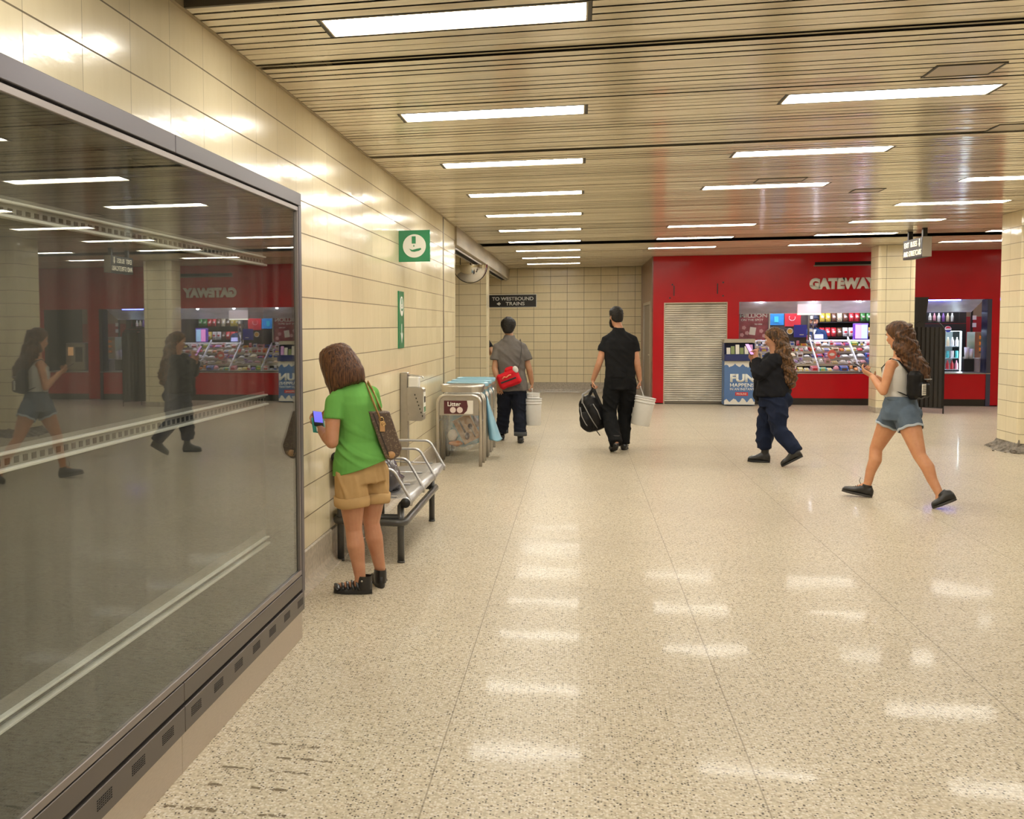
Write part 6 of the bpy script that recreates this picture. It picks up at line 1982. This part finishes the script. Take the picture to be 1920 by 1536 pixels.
long_hair(N_, J['hc'], J['hy'], [(.085, -.06, 1.56, .055, .07), (.105, -.07, 1.47, .080, .10), (.125, -.08, 1.36, .085, .12), (.150, -.09, 1.22, .090, .12), (.180, -.10, 1.10, .095, .11), (.205, -.105, 1.00, .085, .09), (.210, -.105, .92, .06, .06), (.205, -.105, .87, .02, .02)], m_hlong, .97, cdir=.040, pitch=R(18))
P = thing('phone', 'dark phone with a lilac screen held up by the woman in navy', 'phone', (2, 12.9, 1.3))
mwN = Matrix.Translation(N_.location) @ Matrix.Rotation(R(-9.68), 4, 'Z')
pc = mwN @ V3((-.232, -.03, 1.335)); P.location = pc; P.rotation_euler = (R(58), 0, R(48)); ORG[P.name] = pc
b = MB(); b.box((-.036, -.075, -.005), (.036, .075, .003), .003); b.build('phone_body', m_black, P, True)
b = MB(); b.box((-.033, -.070, .0031), (.033, .070, .004)); b.build('screen', mat('phone_screen_lilac', (.5, .3, .6), .2, emit=(.75, .35, .85), es=1.2), P, True)

# ================================================================== woman in denim shorts striding left
Q = thing('person', 'woman in white crop top and denim shorts striding left with a phone', 'person', (2.85, 10.40, 0), R(-15.3))
SK4 = skin_mat('skin_golden', (.60, .29, .145))
jy = R(62)
J = dict(pel=(.055, 0, .83), wai=(.040, 0, .99), che=(.030, 0, 1.16), nck=(.035, .01, 1.335), hc=(.020, .02, 1.520), hy=R(66), hp=R(14),
         shL=(-.030, -.135, 1.255), elL=(-.085, -.175, 1.010), wrL=(-.185, -.010, 1.145), shR=(.085, .145, 1.255), elR=(.0, .23, 1.02), wrR=(-.16, .13, 1.13),
         hipL=(.105, -.085, .79), knL=(.215, -.22, .445), anL=(.375, -.34, .125), toL=(.35, -.38, .03), hipR=(.0, .07, .79), knR=(-.140, .09, .455), anR=(-.205, .04, .115), toR=(-.36, .06, .06))
mb = MB()
pel, wai, che, nck, hc = [V3(J[k]) for k in ('pel', 'wai', 'che', 'nck', 'hc')]
ell_rings(mb, [(pel + V3((0, 0, -.06)), .165, .115, jy, 0), (pel, .170, .125, jy, 0), (wai, .120, .090, jy, 0), (che, .150, .105, jy, 0), (che + V3((0, 0, .09)), .150, .085, jy, 0), (nck + V3((0, 0, -.02)), .062, .055, jy, 0)])
limb(mb, [nck + V3((0, 0, -.03)), nck + V3((0, 0, .03)), hc + V3((0, 0, -.05))], [.050, .045, .045])
mH, fJ = head_geo(mb, hc, J['hy'], J['hp'], 0, .95)
for s in 'LR':
    sh, el, wr_ = V3(J['sh' + s]), V3(J['el' + s]), V3(J['wr' + s])
    limb(mb, [sh, sh.lerp(el, .5), el], [.046, .041, .036]); limb(mb, [el, el.lerp(wr_, .3), wr_], [.036, .037, .024]); limb(mb, [sh, che + V3((0, 0, .07))], [.046, .06])
    hip, kn, an, to = [V3(J[k + s]) for k in ('hip', 'kn', 'an', 'to')]
    limb(mb, [hip, hip.lerp(kn, .35), hip.lerp(kn, .7), kn], [.100, .092, .072, .056])
    limb(mb, [kn, kn.lerp(an, .30) + V3((.016, -.008, 0)), kn.lerp(an, .62), an], [.055, .057, .044, .034]); limb(mb, [an, an.lerp(to, .5)], [.034, .022])
hand(mb, J['wrL'], (-.75, .25, .45), (.0, .5, .8), .5, True, .92); hand(mb, J['wrR'], (-.6, -.5, .4), (0, -.3, .9), .5, False, .92)
bj = solidify(mb, 'body', SK4, Q, .0062, 3)
face_bits(fJ, .95, bj)
m_wt = cloth_mat('white_ribbed_cotton', (.60, .57, .52), .85, 500, .12)
mb = MB()
ell_rings(mb, [((.042, 0, .955), .140, .108, jy, 0), (wai + V3((0, 0, .02)), .138, .106, jy, 0), (che + V3((0, 0, -.02)), .158, .120, jy, 0), (che + V3((0, 0, .05)), .156, .112, jy, 0), (che + V3((0, 0, .085)), .135, .095, jy, 0)])
for s in (-1, 1):
    m_ = Matrix.Rotation(jy, 3, 'Z')
    limb(mb, [che + m_ @ V3((s * .09, -.075, .06)), che + m_ @ V3((s * .085, -.02, .135)), che + m_ @ V3((s * .085, .08, .06))], [.018, .016, .018])
solidify(mb, 'white_crop_top', m_wt, Q, .0065, 4, lambda p: fbm(p, (9, 9, 9)) * .005)
m_den = cloth_mat('light_denim', (.125, .165, .215), .85, 350, .35)
mb = MB()
ell_rings(mb, [(pel + V3((0, 0, -.085)), .178, .140, jy, 0), (pel + V3((0, 0, -.02)), .182, .145, jy, 0), (pel + V3((0, 0, .06)), .168, .132, jy, 0), (pel + V3((0, 0, .125)), .150, .116, jy, 0)])
m_ = Matrix.Rotation(jy, 3, 'Z')
for s in (-1, 1): mb.ball(pel + m_ @ V3((s * .07, -.065, -.03)), (.095, .085, .09))
for s in 'LR':
    hip, kn = V3(J['hip' + s]), V3(J['kn' + s]); limb(mb, [hip, hip.lerp(kn, .33)], [.112, .108], True, False)
dj = solidify(mb, 'denim_shorts', m_den, Q, .0065, 5, wr_pants(.006, (9, 9, 5)))
b = MB(); b.smooth = True
b.rings([[pel + V3((0, 0, z)) + m_ @ V3((r_ * 1.30 * cos(a), r_ * sin(a), 0)) for a in [2 * pi * k / 32 for k in range(32)]] for z, r_ in ((.095, .119), (.097, .122), (.130, .119), (.132, .112))], False); b.build('waistband', m_den, dj, True)
for s in 'LR':
    hip, kn = V3(J['hip' + s]), V3(J['kn' + s]); e_ = hip.lerp(kn, .33); d = (kn - hip).normalized(); x_, y_ = frame_of(d)
    b = MB(); b.smooth = True
    b.rings([[e_ + d * q + x_ * r_ * cos(a) + y_ * r_ * sin(a) + d * .004 * sin(7 * a) for a in [2 * pi * k / 40 for k in range(40)]] for q, r_ in ((-.012, .108), (-.010, .1115), (.004, .1105), (.010, .106))], False); b.build('frayed_hem', mat('pale_fray', (.42, .46, .50), .9), dj, True)
shoe('trainer', (-.168, .035, .0), (-.420, .065, .040), m_shoe, mat('trainer_sole_grey', (.05, .045, .04), .6), Q, .078, .047, (-.205, .04, .12), boot=.07)
shoe('trainer', (.505, -.36, .085), (.325, -.375, .0), m_shoe, mat('trainer_sole_grey', (0, 0, 0)), Q, .078, .047, (.385, -.345, .14), boot=.07)
for i_, (hl_, to_) in enumerate(((V3((-.168, .035, .0)), V3((-.420, .065, .040))), (V3((.505, -.36, .085)), V3((.325, -.375, .0))))):
    d_ = (to_ - hl_).normalized(); s_ = d_.cross(V3((0, 0, 1))).normalized(); u_ = s_.cross(d_); L_ = (to_ - hl_).length
    b = MB(); b.smooth = True
    for t_, h_ in ((.44, .098), (.51, .086), (.58, .075), (.65, .066)):
        b.tube([hl_ + d_ * L_ * t_ + s_ * .026 + u_ * (h_ - .008), hl_ + d_ * L_ * (t_ + .01) + u_ * (h_ + .004), hl_ + d_ * L_ * t_ - s_ * .026 + u_ * (h_ - .008)], .0032, 6)
    if i_ == 0: b.tube([hl_ + d_ * L_ * .42 + u_ * .10, hl_ + d_ * L_ * .50 + u_ * .13, hl_ + d_ * L_ * .48 + u_ * .165], .0028, 6)
    b.build('shoelace', mat('lace_dark', (.03, .028, .025), .7), Q, True)
m_hbr = hair_mat('wavy_brown_hair', (.020, .010, .006), (.17, .075, .030), (34, 34, 5))
long_hair(Q, J['hc'], J['hy'], [(.06, .0, 1.62, .06, .07), (.075, .0, 1.53, .095, .105), (.085, -.005, 1.43, .105, .12), (.115, -.01, 1.34, .11, .12), (.150, -.02, 1.27, .11, .11), (.190, -.03, 1.20, .10, .10), (.225, -.045, 1.15, .075, .08), (.25, -.05, 1.11, .03, .035)], m_hbr, 1.0, cdir=.048, seed=3.0, pitch=R(14))
P = thing('phone', 'dark phone held out by the woman in denim shorts', 'phone', (2.6, 10.4, 1.2))
mwQ = Matrix.Translation(Q.location) @ Matrix.Rotation(R(-15.3), 4, 'Z')
pc = mwQ @ V3((-.265, .06, 1.215)); P.location = pc; P.rotation_euler = (R(28), R(10), R(50)); ORG[P.name] = pc
b = MB(); b.box((-.038, -.078, -.005), (.038, .078, .004), .003); b.build('phone_body', m_black, P, True)
b = MB(); b.box((-.034, -.072, .0041), (.034, .072, .005)); b.build('screen', mat('phone_screen_dim', (.06, .07, .12), .15), P, True)
BP = thing('small_rucksack', 'small black rucksack with a white label on the back of the woman in denim shorts', 'rucksack', tuple(Q.location), R(-15.3))
rot = Matrix.Rotation(jy, 3, 'Z')
c = V3((.150, -.075, 1.075))
mb = MB(); mb.box(c + V3((-.10, -.10, -.135)), c + V3((.10, .02, .125)), .035, rot, c); mb.box(c + V3((-.075, -.13, -.12)), c + V3((.075, -.08, .02)), .02, rot, c)
pb2 = solidify(mb, 'pack_body', m_nyl, BP, .0065, 6, lambda p: fbm(p, (14, 14, 14)) * .005)
b = MB(); b.box(c + V3((-.094, -.137, -.09)), c + V3((-.030, -.131, .01)), .001, rot, c); lb = b.build('white_label', m_paper, pb2, True)
b = MB()
for i in range(5): b.box(c + V3((-.088, -.1385, -.075 + i * .016)), c + V3((-.036, -.137, -.069 + i * .016)), 0, rot, c)
b.build('label_print', mat('print_grey', (.2, .2, .2), .6), lb, True)
b = MB(); b.box(c + V3((.0, -.137, .045)), c + V3((.07, -.100, .055)), .001, rot, c); b.build('grey_zip', m_grey, pb2, True)
for s in (-1, 1):
    b = MB(); b.smooth = True
    b.tube([c + rot @ V3((s * .075, .0, .11)), che + rot @ V3((s * .088, -.055, .130)), che + rot @ V3((s * .090, .02, .150)), che + rot @ V3((s * .092, .105, .06)), che + rot @ V3((s * .120, .06, -.10)), c + rot @ V3((s * .085, .0, -.10))], .014, 8, r2=.3, side=(0, 0, 1)); b.build('shoulder_strap', m_nyl, BP, True)

# ================================================================== person half hidden behind the tiled pier
W = thing('person', 'person in a black T-shirt almost hidden behind the tiled pier, one elbow showing', 'person', (-1.975, 21.3, 0), R(4))
J = dict(pel=(.0, 0, .92), wai=(.0, 0, 1.06), che=(0, 0, 1.24), nck=(.02, 0, 1.42), hc=(.055, .01, 1.58), hy=R(60), hp=R(10),
         shL=(-.16, 0, 1.33), elL=(-.24, .02, 1.06), wrL=(-.2, .15, .95), shR=(.155, -.02, 1.32), elR=(.255, -.06, 1.10), wrR=(.12, .12, 1.02),
         hipL=(-.08, 0, .86), knL=(-.08, .02, .48), anL=(-.09, 0, .09), toL=(-.12, .14, .02), hipR=(.08, 0, .86), knR=(.07, .02, .48), anR=(.06, 0, .09), toR=(.05, .15, .02))
std_body(W, SK2, J, 0, .19, .12, handL=((0, .3, -.9), (1, 0, 0), .5), handR=((-.5, .5, 0), (0, 0, -1), .5), vox=.009, hs=.97)
tee(W, J, 0, m_ktee, .19, .12, .86, .6, .068, vox=.009)
mb = MB(); trousers(mb, V3(J['pel']) + V3((0, 0, -.04)), [([J['hipL'], J['knL'], (-.09, 0, .08)], [.11, .085, .07]), ([J['hipR'], J['knR'], (.06, 0, .08)], [.11, .085, .07])]); solidify(mb, 'black_trousers', m_kpan, W, .009, 4)
shoe('shoe', (-.085, -.05, 0), (-.125, .2, 0), m_shoe, m_sole, W, .075, .045); shoe('shoe', (.06, -.05, 0), (.05, .2, 0), m_shoe, m_sole, W, .075, .045)
short_hair(V3(J['hc']), J['hy'], J['hp'], W, m_hdk, .14, 1.0, -.06, .008)

# ================================================================== shop worker behind the counter
S_ = thing('person', 'shop worker in navy top, dark cap and dark face covering behind the candy counter', 'person', (4.93, 23.85, 0), R(-11))
J = dict(pel=(.0, 0, .98), wai=(.0, 0, 1.12), che=(0, 0, 1.32), nck=(.0, 0, 1.51), hc=(.0, -.02, 1.67), hy=R(180), hp=R(10),
         shL=(.185, 0, 1.43), elL=(.23, -.06, 1.16), wrL=(.12, -.26, 1.14), shR=(-.185, 0, 1.43), elR=(-.23, -.06, 1.16), wrR=(-.10, -.26, 1.14),
         hipL=(.08, 0, .92), knL=(.08, 0, .50), anL=(.08, 0, .09), toL=(.08, -.15, .02), hipR=(-.08, 0, .92), knR=(-.08, 0, .50), anR=(-.08, 0, .09), toR=(-.08, -.15, .02))
bd, fS = std_body(S_, SK2, J, 0, .20, .12, handL=((-.3, -.9, 0), (0, 0, -1), .4), handR=((.3, -.9, 0), (0, 0, -1), .4), vox=.008)
tee(S_, J, 0, cloth_mat('navy_polo', (.012, .030, .085), .8, 400, .2), .20, .12, .93, .6, .07, vox=.008, name='navy_polo')
mb = MB(); trousers(mb, V3(J['pel']) + V3((0, 0, -.04)), [([J['hipL'], J['knL'], (.08, 0, .08)], [.11, .085, .07]), ([J['hipR'], J['knR'], (-.08, 0, .08)], [.11, .085, .07])]); solidify(mb, 'black_trousers', m_kpan, S_, .009, 4)
shoe('shoe', (.08, .05, 0), (.08, -.2, 0), m_shoe, m_sole, S_, .075, .045); shoe('shoe', (-.08, .05, 0), (-.08, -.2, 0), m_shoe, m_sole, S_, .075, .045)
b = MB(); b.prism([(-.05, -.135, 1.50), (.05, -.135, 1.50), (.0, -.150, 1.36)], (0, .01, 0)); b.build('white_collar', m_signw, S_, True)
mb = MB(); mb.smooth = True
rs = []
for z, r_ in ((.045, .100), (.08, .102), (.11, .085), (.135, .05), (.145, .01)):
    rs.append([V3(J['hc']) + V3((r_ * .92 * cos(a), r_ * 1.04 * sin(a), z)) for a in [2 * pi * k / 28 for k in range(28)]])
mb.rings(rs); cp = mb.build('cap', mat('cap_dark', (.012, .014, .03), .8), S_, True)
mb = MB(); mb.prism([V3(J['hc']) + V3((.075 * cos(a), -.085 + .085 * sin(a), .045)) for a in [pi + pi * k / 12 for k in range(13)]], (0, 0, .010)); mb.build('cap_peak', mat('cap_dark', (0, 0, 0)), cp, True)
mb = MB(); mb.ball(fS(0, .055, -.065), (.070, .062, .055), 16, 12); solidify(mb, 'face_mask', mat('mask_dark', (.03, .02, .035), .8), S_, .006, 3)
